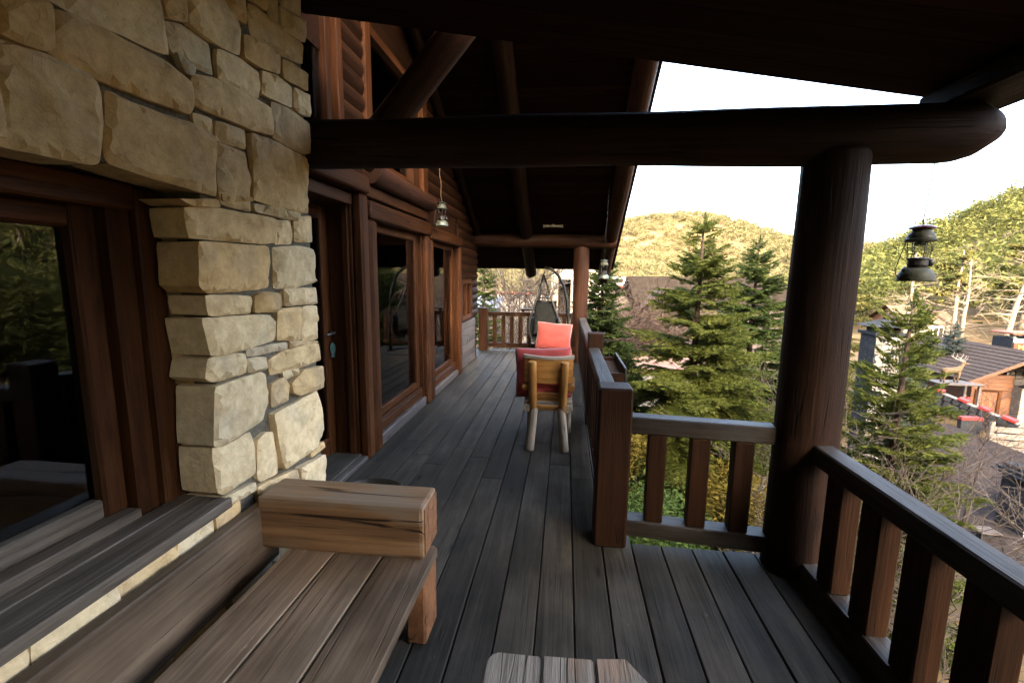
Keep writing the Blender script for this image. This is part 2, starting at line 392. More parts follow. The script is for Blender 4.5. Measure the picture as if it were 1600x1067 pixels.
def lathe(prof, n=24):
    V = []; F = []
    for r, z in prof:
        for k in range(n):
            a = 2*math.pi*k/n; V.append((r*math.cos(a), r*math.sin(a), z))
    for i in range(len(prof)-1):
        for k in range(n):
            k2 = (k+1) % n; F.append((i*n+k, i*n+k2, (i+1)*n+k2, (i+1)*n+k))
    me = pymesh('lathe', V, F, True); bm = bmesh.new(); bm.from_mesh(me)
    bmesh.ops.remove_doubles(bm, verts=bm.verts[:], dist=1e-6); bmesh.ops.recalc_face_normals(bm, faces=bm.faces[:])
    for e in bm.edges:
        if len(e.link_faces) == 2 and e.calc_face_angle(0) > .7: e.smooth = False
    bm.to_mesh(me); bm.free(); return me
def tube(pts, r, n=6, closed=False):
    pts = [Vector(p) for p in pts]; V = []; F = []; N = len(pts)
    rs = r if isinstance(r, (list, tuple)) else [r]*N
    prev = Vector((0,0,1))
    for i, p in enumerate(pts):
        if closed: d = (pts[(i+1)%N]-pts[i-1])
        else: d = pts[min(N-1,i+1)]-pts[max(0,i-1)]
        d.normalize()
        if abs(d.dot(prev)) > .97: prev = Vector((1,0,0)) if abs(d.x) < .9 else Vector((0,1,0))
        a = (prev - d*prev.dot(d)).normalized(); b = d.cross(a); prev = a
        for k in range(n):
            t = 2*math.pi*k/n; V.append(p+(a*math.cos(t)+b*math.sin(t))*rs[i])
    for i in range(N if closed else N-1):
        for k in range(n):
            k2 = (k+1) % n; j = (i+1) % N
            F.append((i*n+k, i*n+k2, j*n+k2, j*n+k))
    if not closed: F.append(tuple(range(n))[::-1]); F.append(tuple((N-1)*n+k for k in range(n)))
    return pymesh('tube', V, F, True)
def copy_tree(o, parent=None):
    c = o.copy(); COL.objects.link(c); c.parent = parent
    if parent is not None: c.matrix_parent_inverse = o.matrix_parent_inverse.copy()
    for ch in list(o.children): copy_tree(ch, c)
    return c

# ------------------------------------------------------------ deck
deck = link('deck', None); deck['kind'] = 'structure'
X0, PITCH = .086, .1817
def plank_runs(k):
    xc = X0+PITCH*(k+.5)
    if xc > .36: return [(-1.6, 2.70)]
    if xc < -1.62: return [(-1.6, 3.1), (3.1, 6.2), (6.2, 9.95)]
    random.seed(100+k*7)
    a = random.uniform(3.4, 4.6); b = a+random.uniform(1.7, 2.6); c = b+random.uniform(1.2, 1.9)
    if k == -3: a = 4.25
    if k == -1: a = 3.83
    return [(-1.6, a), (a, b), (b, c), (c, 9.95)]
for k in range(-11, 8):
    for (a, b) in plank_runs(k):
        x = X0+PITCH*(k+.5); dz = random.uniform(-.0025, .0015)
        board('plank', (x, a+.0015, -.02+dz), (x, b-.0015, -.02+dz), PITCH-random.uniform(.005,.009), .04, 'deck', deck, bev=.004)
for k in range(-17, -11):
    x = X0+PITCH*(k+.5)
    board('plank', (x, 9.0, -.02), (x, 9.95, -.02), PITCH-.006, .04, 'deck', deck, bev=.004)
boxw('underdeck_light_block', -3.0, .30, -1.6, 9.93, -.26, -.046, 'dark_void', deck)  # solid dark boxes added under the planks to block light from below
boxw('underdeck_light_block', .305, 1.40, -1.6, 2.66, -.26, -.046, 'dark_void', deck)
random.seed(11)

# ------------------------------------------------------------ the house
house = thing('log_house', (-1.72, 3, 0), 'log house with cream stone pier, red-brown window frames and dark gable roof along the porch', 'house')
# stone wall
wall = link('stone_wall', None, None, house, Matrix.Identity(4))
boxw('mortar_core', -1.74, -1.418, 1.68, 2.44, 0, 4.2, 'mortar', wall)
boxw('mortar_core', -1.74, -1.418, -1.6, 1.675, 1.975, 4.2, 'mortar', wall, axis='Y')
boxw('mortar_core', -1.74, -1.418, -1.6, 1.675, 0, .66, 'mortar', wall, axis='Y')
STONES=[[(1.075,2.32),(1.158,2.366),(1.193,2.35),(1.18,2.245),(1.155,2.228),(1.063,2.222)],
[(1.192,2.343),(1.246,2.359),(1.435,2.365),(1.559,2.356),(1.65,2.336),(1.652,2.258),(1.627,2.224),(1.369,2.213),(1.288,2.212),(1.175,2.231)],
[(1.176,2.376),(1.547,2.581),(1.565,2.493),(1.569,2.399),(1.507,2.39),(1.358,2.38),(1.247,2.372)],
[(1.061,2.21),(1.156,2.217),(1.28,2.21),(1.298,2.183),(1.299,2.096),(1.276,1.97),(1.254,1.961),(1.03,1.955)],
[(1.327,2.184),(1.482,2.177),(1.644,2.188),(1.748,2.171),(1.737,1.949),(1.458,1.965),(1.325,1.978),(1.309,1.995)],
[(1.566,2.497),(1.65,2.528),(1.781,2.528),(1.782,2.418),(1.691,2.407),(1.586,2.414)],
[(1.557,2.587),(1.652,2.64),(1.652,2.544),(1.568,2.514)],
[(1.669,2.649),(1.823,2.734),(1.897,2.694),(1.949,2.656),(1.939,2.562),(1.84,2.541),(1.729,2.541),(1.663,2.546)],
[(1.856,2.753),(1.996,2.83),(1.983,2.701),(1.904,2.698)],
[(2.032,2.812),(2.147,2.823),(2.246,2.821),(2.43,2.826),(2.42,2.729),(2.272,2.699),(2.026,2.679)],
[(2.028,2.848),(2.157,2.919),(2.149,2.839),(2.041,2.827)],
[(2.175,2.93),(2.248,2.97),(2.233,2.826),(2.173,2.821)],
[(2.259,2.913),(2.464,2.952),(2.449,2.846),(2.264,2.814)],
[(2.272,2.983),(2.45,3.082),(2.438,2.962),(2.276,2.932)],
[(1.962,2.644),(2.074,2.677),(2.213,2.678),(2.204,2.594),(2.078,2.564),(1.96,2.558)],
[(1.805,2.518),(1.936,2.543),(2.058,2.53),(2.048,2.43),(1.967,2.416),(1.8,2.412)],
[(1.595,2.411),(1.679,2.398),(1.665,2.37),(1.632,2.366)],
[(1.67,2.369),(1.786,2.398),(1.922,2.404),(2.095,2.395),(2.11,2.288),(1.999,2.272),(1.851,2.27),(1.71,2.265),(1.654,2.276)],
[(2.077,2.548),(2.183,2.57),(2.298,2.56),(2.289,2.472),(2.154,2.457),(2.063,2.451)],
[(2.25,2.673),(2.321,2.686),(2.45,2.688),(2.449,2.604),(2.252,2.592)],
[(2.313,2.565),(2.451,2.581),(2.446,2.477),(2.351,2.464),(2.304,2.477)],
[(2.137,2.438),(2.267,2.453),(2.448,2.435),(2.446,2.287),(2.354,2.269),(2.136,2.28)],
[(1.661,2.234),(1.756,2.239),(1.75,2.185),(1.663,2.202)],
[(1.768,2.237),(1.943,2.255),(1.939,2.18),(1.76,2.165)],
[(1.77,2.157),(1.94,2.16),(1.96,2.084),(1.946,1.916),(1.759,1.92),(1.753,2.021)],
[(1.965,2.247),(2.134,2.263),(2.443,2.255),(2.432,1.969),(2.259,1.958),(1.971,1.972),(1.974,2.107)],
[(1.552,1.91),(1.734,1.93),(1.748,1.908),(1.611,1.895)],
[(1.596,1.879),(1.699,1.897),(2.103,1.898),(2.099,1.795),(1.992,1.78),(1.605,1.776)],
[(1.766,1.956),(1.941,1.972),(1.953,1.955),(1.763,1.932)],
[(1.964,1.947),(2.191,1.952),(2.2,1.915),(1.97,1.922)],
[(2.216,1.949),(2.321,1.951),(2.318,1.919),(2.218,1.917)],
[(2.118,1.891),(2.25,1.906),(2.252,1.795),(2.114,1.786)],
[(2.284,1.925),(2.452,1.955),(2.439,1.819),(2.272,1.807)],
[(1.617,1.757),(2.055,1.765),(2.074,1.687),(2.047,1.573),(1.647,1.565),(1.609,1.596)],
[(2.096,1.762),(2.305,1.783),(2.45,1.77),(2.449,1.596),(2.257,1.57),(2.081,1.575)],
[(1.643,1.551),(1.905,1.536),(1.894,1.467),(1.653,1.477)],
[(1.925,1.538),(1.989,1.552),(2.12,1.538),(2.105,1.46),(1.914,1.468)],
[(2.137,1.561),(2.446,1.559),(2.454,1.477),(2.137,1.484)],
[(1.618,1.464),(2.022,1.442),(2.059,1.398),(2.037,1.323),(1.733,1.309),(1.636,1.319)],
[(2.084,1.466),(2.296,1.462),(2.285,1.293),(2.072,1.318)],
[(2.319,1.462),(2.446,1.458),(2.441,1.271),(2.305,1.285)],
[(1.857,1.301),(2.007,1.298),(2.158,1.29),(2.155,1.26),(1.862,1.273)],
[(2.176,1.294),(2.434,1.265),(2.439,1.254),(2.178,1.261)],
[(1.637,1.301),(1.803,1.294),(1.839,1.284),(1.831,1.204),(1.655,1.208),(1.614,1.232)],
[(1.854,1.261),(1.975,1.245),(1.977,1.194),(1.854,1.199)],
[(1.994,1.229),(2.147,1.253),(2.448,1.242),(2.472,1.147),(2.243,1.143),(2.009,1.158)],
[(2.091,1.149),(2.242,1.137),(2.234,1.117),(2.112,1.112)],
[(2.155,1.075),(2.269,1.123),(2.452,1.108),(2.45,0.986),(2.229,1.0),(2.169,1.027)],
[(1.643,1.184),(1.926,1.182),(1.967,1.167),(1.981,1.043),(1.941,0.954),(1.691,0.927),(1.618,0.948)],
[(2.002,1.109),(2.096,1.121),(2.141,1.071),(2.136,0.996),(2.002,0.998)],
[(1.991,0.962),(2.406,0.971),(2.455,0.858),(2.454,0.739),(2.338,0.654),(2.038,0.671),(2.011,0.718)],
[(1.866,0.875),(1.926,0.894),(1.971,0.875),(2.008,0.712),(2.007,0.656),(1.881,0.674),(1.859,0.705)],
[(1.626,0.931),(1.697,0.911),(1.841,0.923),(1.86,0.831),(1.843,0.73),(1.655,0.722),(1.624,0.745)],
[(2.305,0.635),(2.443,0.652),(2.457,0.62),(2.316,0.614)],
[(2.168,0.607),(2.436,0.576),(2.434,0.371),(2.175,0.453)],
[(1.642,0.711),(1.836,0.683),(1.837,0.651),(1.647,0.673)],
[(1.85,0.655),(2.149,0.611),(2.15,0.483),(1.864,0.55)]]
def stone(poly, parent, depth=.17, bulge=.007, name='stone', res=.024, xf=-1.40, amp=.0085, mat='stone', basis=None):
    """a rough-faced block: outline in the wall plane, front face chipped, sides running back into the wall"""
    cx = sum(p[0] for p in poly)/len(poly); cz = sum(p[1] for p in poly)/len(poly)
    sgn = sum(poly[i-1][0]*poly[i][1]-poly[i][0]*poly[i-1][1] for i in range(len(poly)))
    if sgn < 0: poly = poly[::-1]
    s = random.uniform(0, 200)
    poly = [(cx+(a-cx)*1.0+math.copysign(.0055, a-cx), cz+math.copysign(.0055, q-cz)+(q-cz)) for a, q in poly]
    b = []
    for i in range(len(poly)):                       # rounded, wavering outline
        a0 = Vector(poly[i]); a1 = Vector(poly[(i+1) % len(poly)]); L = (a1-a0).length
        n = max(2, int(L/res))
        for j in range(n):
            p = a0.lerp(a1, j/n)
            if j == 0:
                pv = Vector(poly[i-1]); c = (a0+ (pv-a0).normalized()*min(.007,(pv-a0).length*.2) + (a1-a0).normalized()*min(.007, L*.2) + a0)/2
                p = c
            w = Vector((noise.noise(Vector((p.x*14+s, p.y*14, 0))), noise.noise(Vector((p.x*14, p.y*14+s, 7)))))*.0042
            b.append(p+w)
    nb = len(b)
    xs = [p.x for p in b]; zs = [p.y for p in b]
    def inside(q):
        c = False; j = nb-1
        for i in range(nb):
            if (b[i].y > q.y) != (b[j].y > q.y) and q.x < (b[j].x-b[i].x)*(q.y-b[i].y)/(b[j].y-b[i].y+1e-12)+b[i].x: c = not c
            j = i
        return c
    def edist(q):
        best = 9
        for i in range(nb):
            a = b[i]; d = b[(i+1) % nb]-a; t = max(0, min(1, (q-a).dot(d)/(d.length_squared+1e-12)))
            best = min(best, (q-(a+d*t)).length)
        return best
    pts = list(b); ed = [0.0]*nb
    y = min(xs)+res*.5
    while y < max(xs):
        z = min(zs)+res*.5
        while z < max(zs):
            q = Vector((y+random.uniform(-.3,.3)*res, z+random.uniform(-.3,.3)*res))
            if inside(q):
                e = edist(q)
                if e > res*.4: pts.append(q); ed.append(e)
            z += res
        y += res
    r = delaunay_2d_cdt(pts, [(i, (i+1) % nb) for i in range(nb)], [list(range(nb))], 1, 1e-5)
    if len(r[0]) != len(pts): return None
    V = []
    tilt = (random.uniform(-.06,.06), random.uniform(-.06,.06)); proud = random.uniform(-.008, .016)
    for p, e in zip(pts, ed):
        ch = min(1, e/.016); ch = ch*(2-ch)
        q = Vector((p.x*5+s, p.y*5, s))
        big = noise.noise(q)*amp*1.3
        fac = abs(noise.noise(q*1.9+Vector((3,1,4))))*amp*2.2-amp*.5+abs(noise.noise(q*4.1+Vector((9,2,4))))*amp*.8
        sm = noise.noise(q*5)*amp*.35
        h = proud + (bulge*ch if e > 0 else -.004) + (big+fac+sm)*(.25+.75*ch) + tilt[0]*(p.x-cx)+tilt[1]*(p.y-cz)
        V.append((h, p.x-cx, p.y-cz))
    F = [tuple(f) for f in r[2]]
    for i in range(nb): V.append((-depth, (b[i].x-cx)*.97, (b[i].y-cz)*.97))
    off = len(pts)
    for i in range(nb):
        j = (i+1) % nb; F.append((i, off+i, off+j, j))
    F.append(tuple(off+i for i in range(nb)))
    me = pymesh(name, V, F); bm = bmesh.new(); bm.from_mesh(me); bmesh.ops.recalc_face_normals(bm, faces=bm.faces[:])
    for f in bm.faces: f.smooth = True
    for e in bm.edges:
        if len(e.link_faces) == 2 and e.calc_face_angle(0) > .33: e.smooth = False
    bm.to_mesh(me); bm.free()
    m = Matrix.Translation((xf, cx, cz)) if basis is None else basis @ Matrix.Translation((0, cx, cz))
    return link(name, me, mat, parent, m)
for p in STONES: stone(p, wall)
# lintel blocks further left, the courses under the sill and those hidden low behind the bench
def course(y0, y1, z0, z1, parent, wmin=.18, wmax=.42, **kw):
    y = y0
    while y < y1-.03:
        w = random.uniform(wmin, wmax)
        if y1-(y+w) < .12: w = y1-y
        j = lambda: random.uniform(-.006, .006)
        stone([(y+.006+j(), z0+.006+j()), (y+w-.006+j(), z0+.006+j()), (y+w-.006+j(), z1-.006+j()), (y+.006+j(), z1-.006+j())], parent, **kw)
        y += w
course(.25, 1.045, 1.965, 2.205, wall, .35, .5, res=.05)
course(.25, 1.06, 2.215, 2.36, wall, .3, .5, res=.05)
course(.25, 1.15, 2.37, 2.62, wall, .3, .5, res=.05)
course(.3, 1.52, 2.63, 2.9, wall, .3, .5, res=.06)
for z in (2.91, 3.1, 3.3): course(.6, 2.46, z+(.2 if z < 3 else 0), z+.19+(.2 if z < 3 else 0), wall, .2, .4, res=.06)
for i, z in enumerate((.02, .19, .36)): course(-.4, 2.45 if z < .3 else 2.12, z, z+.16, wall, .15, .4, res=.05)
course(-.4, 1.72, .53, .655, wall, .10, .30, res=.03)
# stones set deeper in the far side of the window opening
basis = Matrix(((0,-1,0,0),(-1,0,0,1.672),(0,0,1,0),(0,0,0,1)))   # local front -> -Y, local y -> -X
def reveal(x0, x1, z0, z1):
    B = Matrix(((0,-1,0,0),(-1,0,0,1.675),(0,0,1,0),(0,0,0,1)))
    stone([(-x1, z0), (-x0, z0), (-x0, z1), (-x1, z1)], wall, depth=.1, res=.035, basis=B, bulge=.010, amp=.006)
for (z0, z1) in ((.72,.95),(.96,1.17),(1.18,1.26),(1.275,1.36),(1.37,1.45),(1.46,1.53),(1.545,1.74),(1.75,1.93)):
    reveal(-1.66, -1.535+random.uniform(-.02,.02), z0+.005, z1-.005)
# window in the stone wall
win = link('window', None, None, house, Matrix.Identity(4)); win['label'] = 'large window in the stone wall with dark red-brown frame'
XF = -1.62
boxw('jamb', -1.72, -1.585, 1.565, 1.665, .70, 1.95, 'trim', win, .008)
boxw('jamb', -1.72, -1.612, 1.475, 1.563, .70, 1.95, 'trim', win, .008)
boxw('sash_stile', -1.74, -1.655, 1.385, 1.473, .74, 1.90, 'trim', win, .01)
boxw('head', -1.72, -1.585, -.6, 1.563, 1.865, 1.962, 'trim', win, .008)
boxw('sash_rail', -1.74, -1.655, -.6, 1.383, 1.79, 1.863, 'trim', win, .01)
boxw('sash_rail', -1.74, -1.655, -.6, 1.383, .745, .82, 'sillw', win, .01)
boxw('frame_sill', -1.72, -1.60, -.6, 1.473, .69, .743, 'sillw', win, .008)
boxw('pane', -1.702, -1.694, -.6, 1.384, .822, 1.788, 'glass', win, 0)
for x0, x1, z in ((-1.598,-1.522,.712),(-1.519,-1.370,.710)):
    board('sill_board', ((x0+x1)/2, -.6, z-.022), ((x0+x1)/2, 1.655, z-.022), x1-x0, .045, 'sillw', win, bev=.004)

# gable wall behind the doors
WX = -1.76
gw = link('gable_wall', None, None, house, Matrix.Identity(4))
def zs(y): return 6.776-.503*y                # underside of the big roof
def fill(y0, y1, z0, z1):
    if y1-y0 > .01 and z1-z0 > .01: boxw('wall_core', WX-.10, WX, y0, y1, z0, z1, 'siding', gw, 0)
boxw('upper_wall', -1.74, -1.60, -6, 2.44, 3.7, 5.6, 'siding', gw, 0); fill(2.46, 3.0, 2.30, 3.2); fill(3.0, 3.68, 2.30, 2.50); fill(3.73, 3.98, 0, 2.44); fill(3.98, 5.43, 0, .24); fill(3.98, 5.43, 2.13, 2.44)
fill(5.48, 5.72, 0, 2.44); fill(5.43, 7.2, 2.13, 2.44); fill(5.72, 7.2, 0, .22); fill(7.23, 7.5, 0, 2.44); fill(7.5, 8.25, 0, .85); fill(7.5, 8.25, 1.55, 2.3)
fill(8.25, 8.95, 0, 2.25)
fill(5.55, 6.6, 2.44, 3.4); fill(6.6, 7.6, 2.44, 2.9); fill(3.45, 3.95, 2.44, 4.7); fill(3.95, 5.55, 3.75, 4.0)
pts = [(2.46,3.2),(2.46,zs(2.46)),(8.9,zs(8.9)),(8.9,2.25),(7.6,2.44),(7.6,2.9),(6.6,2.9),(6.6,3.4),(5.55,3.4),(5.55,4.0),(3.95,4.0),(3.95,3.2)]
me = pymesh('gable_fill', [(WX-.012,a,b) for a,b in pts]+[(WX-.1,a,b) for a,b in pts], [tuple(range(12)), tuple(range(23,11,-1))])
link('gable_fill', me, 'siding', gw, Matrix.Identity(4))
# rounded siding boards
def siding(y0, y1, z, parent=gw, h=.135):
    n = 7; prof = [(-.012, 0)] + [(.0+.034*math.sin(math.pi*(i+.35)/(n+.1)), h*i/(n-1)) for i in range(n)] + [(-.012, h)]
    V = [(-(y1-y0)/2, -x, q) for x, q in prof]+[((y1-y0)/2, -x, q) for x, q in prof]; k = len(prof)
    F = [(i, i+1, k+i+1, k+i) for i in range(k-1)]+[tuple(range(k))[::-1], tuple(range(k, 2*k))]
    me = pymesh('siding_board', V, F)
    mw = Matrix(((0,-1,0,WX+.008),(1,0,0,(y0+y1)/2),(0,0,1,z),(0,0,0,1)))
    link('siding_board', me, 'siding', parent, mw)
z = 0.84
while z < 4.3:
    ye = min(8.93, (6.776-z-.14)/.503)
    if z < 2.42:
        if z < 1.50: siding(8.36, ye, z)
        else: siding(7.32, ye, z)
        if 1.5 > z: siding(7.30, 7.40, z)
    elif z < 3.6: siding(5.62, ye, z)
    elif ye > 5.62: siding(4.6 if z > 3.8 else 5.62, ye, z)
    z += .14
z = 2.56
while z < 4.4:
    siding(3.50, 3.90, z); z += .14
# weathered panel of boards low on the wall
pan = link('board_panel', None, None, house, Matrix.Identity(4)); pan['label'] = 'grey weathered half-height board panel under the small window'
for i in range(6):
    boxw('panel_board', WX+.003, WX+.045, 7.46, 8.62, .03+.132*i, .03+.132*i+.127, 'grey_board', pan, .006)
boxw('panel_latch', WX+.046, WX+.062, 7.9, 7.95, .44, .50, 'steel', pan, .002)
# small window
sw = link('window', None, None, house, Matrix.Identity(4)); sw['label'] = 'small red-brown window above the grey board panel'
boxw('frame_stile', WX, WX+.06, 7.44, 7.53, .86, 1.56, 'trim', sw); boxw('frame_stile', WX, WX+.06, 8.20, 8.29, .86, 1.56, 'trim', sw)
boxw('frame_rail', WX, WX+.058, 7.532, 8.198, .86, .93, 'trim', sw); boxw('frame_rail', WX, WX+.058, 7.532, 8.198, 1.48, 1.56, 'trim', sw)
boxw('mullion', WX, WX+.05, 7.83, 7.90, .932, 1.478, 'trim', sw)
boxw('pane', WX-.03, WX-.024, 7.53, 8.20, .93, 1.48, 'glass', sw, 0)
# tall glazed panels
def glazed(y0, y1, z0, z1, label, yt0, yt1, zt):
    w = link('window', None, None, house, Matrix.Identity(4)); w['label'] = label
    X = WX
    boxw('sash_stile', X-.085, X-.025, y0-.08, y0+.02, z0, z1, 'trim', w, .008); boxw('sash_stile', X-.085, X-.025, y1-.10, y1, z0, z1, 'trim', w, .008)
    boxw('sash_rail', X-.085, X-.027, y0+.022, y1-.102, z1-.085, z1, 'trim', w, .008); boxw('sash_rail', X-.085, X-.027, y0+.022, y1-.102, z0, z0+.075, 'trim', w, .008)
    boxw('pane', X-.060, X-.053, y0+.018, y1-.098, z0+.07, z1-.08, 'glass', w, 0)
    boxw('head_reveal', X-.10, X-.005, y0-.04, y1+.004, z1+.002, z1+.06, 'trim', w, .004)
    boxw('reveal_board', X-.10, X+.02, y1+.003, y1+.045, .0, z1+.06, 'trim', w, .006)
    boxw('casing', X+.0, X+.085, yt0, yt0+.135, .0, zt-.02, 'trim', w, .03)
    boxw('casing', X+.0, X+.085, yt1-.15, yt1, .0, zt-.02, 'trim', w, .03)
    board('head_casing', (X+.05, yt0-.02, zt+.055), (X+.05, yt1, zt+.055), .10, .155, 'trim', w, bev=.035, seg=3)
    boxw('threshold', X-.06, X+.05, yt0+.136, yt1-.151, .0, z0*.45, 'grey_board', w, .01); boxw('threshold', X-.12, X+.015, y0-.02, y1, z0*.45+.003, z0-.03, 'trim', w, .01)
    boxw('sill_strip', X-.10, X+.01, y0-.02, y1, z0-.028, z0-.002, 'trim', w, .008)
    return w
glazed(3.99, 5.42, .245, 2.115, 'tall glazed panel with red-brown frame nearest the porch door', 3.85, 5.61, 2.13)
glazed(5.75, 7.18, .225, 2.095, 'tall glazed panel farther along the porch with red-brown frame', 5.615, 7.34, 2.10)
# door
dr = link('door', None, None, house, Matrix.Identity(4)); dr['label'] = 'recessed glazed porch door with red-brown frame beside the stone pier'
boxw('jamb_post', WX-.02, WX+.075, 3.70, 3.83, 0, 2.30, 'trim', dr, .02)
boxw('reveal_board', WX-.24, WX-.022, 3.70, 3.73, .03, 2.25, 'trim', dr, .006)
boxw('reveal_stop', WX-.10, WX-.05, 3.675, 3.698, .03, 2.25, 'trim', dr, .004)
board('head_casing', (WX+.05, 2.50, 2.375), (WX+.05, 3.83, 2.375), .10, .14, 'trim', dr, bev=.03, seg=3)
boxw('head_board', WX-.24, WX-.005, 2.47, 3.695, 2.20, 2.29, 'trim', dr, .006)
boxw('door_stile', WX-.30, WX-.245, 3.60, 3.73, .06, 2.19, 'trim', dr, .008)
boxw('door_stile', WX-.30, WX-.245, 2.47, 2.60, .06, 2.19, 'trim', dr, .008)
boxw('door_rail', WX-.30, WX-.247, 2.602, 3.598, .06, .22, 'trim', dr, .008); boxw('door_rail', WX-.30, WX-.247, 2.602, 3.598, 2.08, 2.19, 'trim', dr, .008)
boxw('pane', WX-.275, WX-.268, 2.60, 3.60, .22, 2.08, 'glass', dr, 0)
boxw('threshold', WX-.31, WX-.0, 2.46, 3.695, .0, .055, 'deck', dr, .008)
boxw('threshold_edge', WX+.002, WX+.06, 2.46, 3.695, .0, .04, 'grey_board', dr, .008)
ph = link('door_handle', tube([(WX-.243,3.66,1.14),(WX-.19,3.66,1.14),(WX-.185,3.60,1.14),(WX-.185,3.52,1.135)], .011, 8), 'steel', dr, Matrix.Identity(4))
# fish-shaped key tag hanging at the handle
bm = bmesh.new()
fo = [(0,.06),(.018,.035),(.022,.0),(.014,-.035),(.007,-.048),(.018,-.072),(-.018,-.072),(-.007,-.048),(-.014,-.035),(-.022,0),(-.018,.035)]
vsx = [bm.verts.new((0,a,b)) for a,b in fo]; f = bm.faces.new(vsx)
ex = bmesh.ops.extrude_face_region(bm, geom=[f]); bmesh.ops.translate(bm, verts=[v for v in ex['geom'] if isinstance(v, bmesh.types.BMVert)], vec=(.012,0,0))
bmesh.ops.recalc_face_normals(bm, faces=bm.faces[:]); me = bpy.data.meshes.new('key_tag'); bm.to_mesh(me); bm.free()
kt = link('key_tag', me, 'teal', None, Matrix.Translation((WX-.215, 3.665, 1.0))@Matrix.Rotation(-1.0,4,'Z'))
tag(kt, 'small teal fish-shaped tag hanging from the porch door key', 'key tag')
# corner and ledger logs on the wall
board('ledger', (WX+.055, 3.84, 2.445), (WX+.055, 7.30, 2.275), .08, .10, 'log_red', house, bev=.02) if False else None
log('ledger_log', (WX+.07, 3.90, 2.50), (WX+.07, 5.70, 2.50), .095, .09, 'log_red', house, cap='flat')
boxw('ledger_board', WX+.0, WX+.05, 3.84, 5.60, 2.30, 2.40, 'trim', house, .008)
# upper windows
uw = link('window', None, None, house, Matrix.Identity(4)); uw['label'] = 'upper gable window above the tall glazed panels'
boxw('frame_stile', WX-.05, WX+.05, 5.10, 5.22, 2.60, 3.74, 'trim', uw); boxw('frame_stile', WX-.02, WX+.075, 5.40, 5.56, 2.56, 3.74, 'trim', uw)
boxw('frame_stile', WX-.05, WX+.05, 3.92, 4.04, 2.58, 3.74, 'trim', uw); boxw('reveal_board', WX-.08, WX+.02, 5.222, 5.398, 2.58, 3.74, 'trim', uw)
boxw('frame_rail', WX-.05, WX+.045, 4.042, 5.098, 2.58, 2.66, 'trim', uw); boxw('frame_rail', WX-.05, WX+.045, 4.042, 5.098, 3.66, 3.74, 'trim', uw)
boxw('pane', WX-.03, WX-.024, 4.04, 5.10, 2.66, 3.66, 'glass', uw, 0)
uw = link('window', None, None, house, Matrix.Identity(4)); uw['label'] = 'narrow upper window beside the stone pier above the door'
boxw('frame_stile', WX-.05, WX+.03, 3.30, 3.36, 2.52, 4.3, 'trim', uw); boxw('frame_stile', WX-.02, WX+.055, 3.42, 3.50, 2.52, 4.4, 'trim', uw)
boxw('reveal_board', WX-.06, WX-.0, 3.362, 3.418, 2.52, 4.3, 'trim', uw)
boxw('pane', WX-.03, WX-.024, 2.46, 3.30, 2.52, 4.3, 'glass', uw, 0)
# rooms behind the glass
room = link('room', None, None, house, Matrix.Identity(4))
boxw('room_floor', -7, WX-.11, -6, 8.9, -.12, -.02, 'interior', room, 0); boxw('room_wall', -7.1, -7.0, -6, 8.9, -.02, 6, 'interior', room, 0)
boxw('room_wall', -7, WX-.11, 8.8, 8.9, -.02, 2.2, 'interior', room, 0, 'X'); boxw('room_wall', -7, WX-.11, -6.1, -6, -.02, 6, 'interior', room, 0, 'X')
boxw('room_wall', -7, WX-.11, 2.30, 2.40, -.02, 4, 'interior', room, 0, 'X'); boxw('room_ceiling', -7, WX-.11, -6, 7.4, 2.42, 2.50, 'interior', room, 0)
# big gable roof, its far slope coming down towards the far end of the porch
roof = link('gable_roof', None, None, house, Matrix.Identity(4))
sl_ = math.sqrt(1+.503**2)
def on(y, d=0): return (y, zs(y)+d)
YR, YE = 1.0, 9.95
nb = 0; y = YE
stp = .16
while y > 2.3:
    y2 = y-stp/sl_
    ym = (y+y2)/2
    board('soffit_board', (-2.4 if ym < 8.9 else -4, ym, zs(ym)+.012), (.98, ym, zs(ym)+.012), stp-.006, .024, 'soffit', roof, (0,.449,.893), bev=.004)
    y = y2
def slab(name, top, th=.16):
    n = len(top); V = [tuple(q) for q in top]+[(a, b, c+th) for a, b, c in top]
    F = [tuple(range(n)), tuple(range(2*n-1, n-1, -1))]+[(i, n+i, n+(i+1) % n, (i+1) % n) for i in range(n)]
    me = pymesh(name, V, F); bm = bmesh.new(); bm.from_mesh(me); bmesh.ops.recalc_face_normals(bm, faces=bm.faces[:]); bm.to_mesh(me); bm.free()
    link(name, me, 'shingle', roof, Matrix.Identity(4))
ye = YE+.05
slab('roof_deck', [(-9,ye,zs(ye)+.03),(1.0,ye,zs(ye)+.03),(1.0,YR+1.2,zs(YR+1.2)+.03),(-1.75,YR,zs(YR)+.03),(-9,YR,zs(YR)+.03)])
slab('roof_deck', [(-9,YR-.01,zs(YR)+.03),(-1.75,YR-.01,zs(YR)+.03),(-1.75,-8,zs(YR)-.503*9),(-9,-8,zs(YR)-.503*9)])
def rafter(x, r, y0=YE+.12, y1=2.3, mat='log', nm='rafter_log', d=-.135):
    log(nm, (x, y0, zs(y0)+d), (x, y1, zs(y1)+d), r, r*1.05, mat, roof, rings=30, wob=.010)
rafter(-.75, .115, YE+.03, d=-.075); rafter(.80, .125, mat='log_red', d=-.11); rafter(-1.66, .06, 8.9, 1.3, d=-.05)
for i in range(9):
    pass
boxw('barge_board', .985, 1.015, 1.0, 1.02, 5, 5.02, 'log', roof, 0) if False else None
boxw('lower_storey', -9, -1.5, -4.5, 8.8, -4.6, -.27, 'stone_grey', house, 0)
boxw('back_wall', -9, -7.2, -4.5, 8.8, -.2, 2.3, 'siding', house, 0)

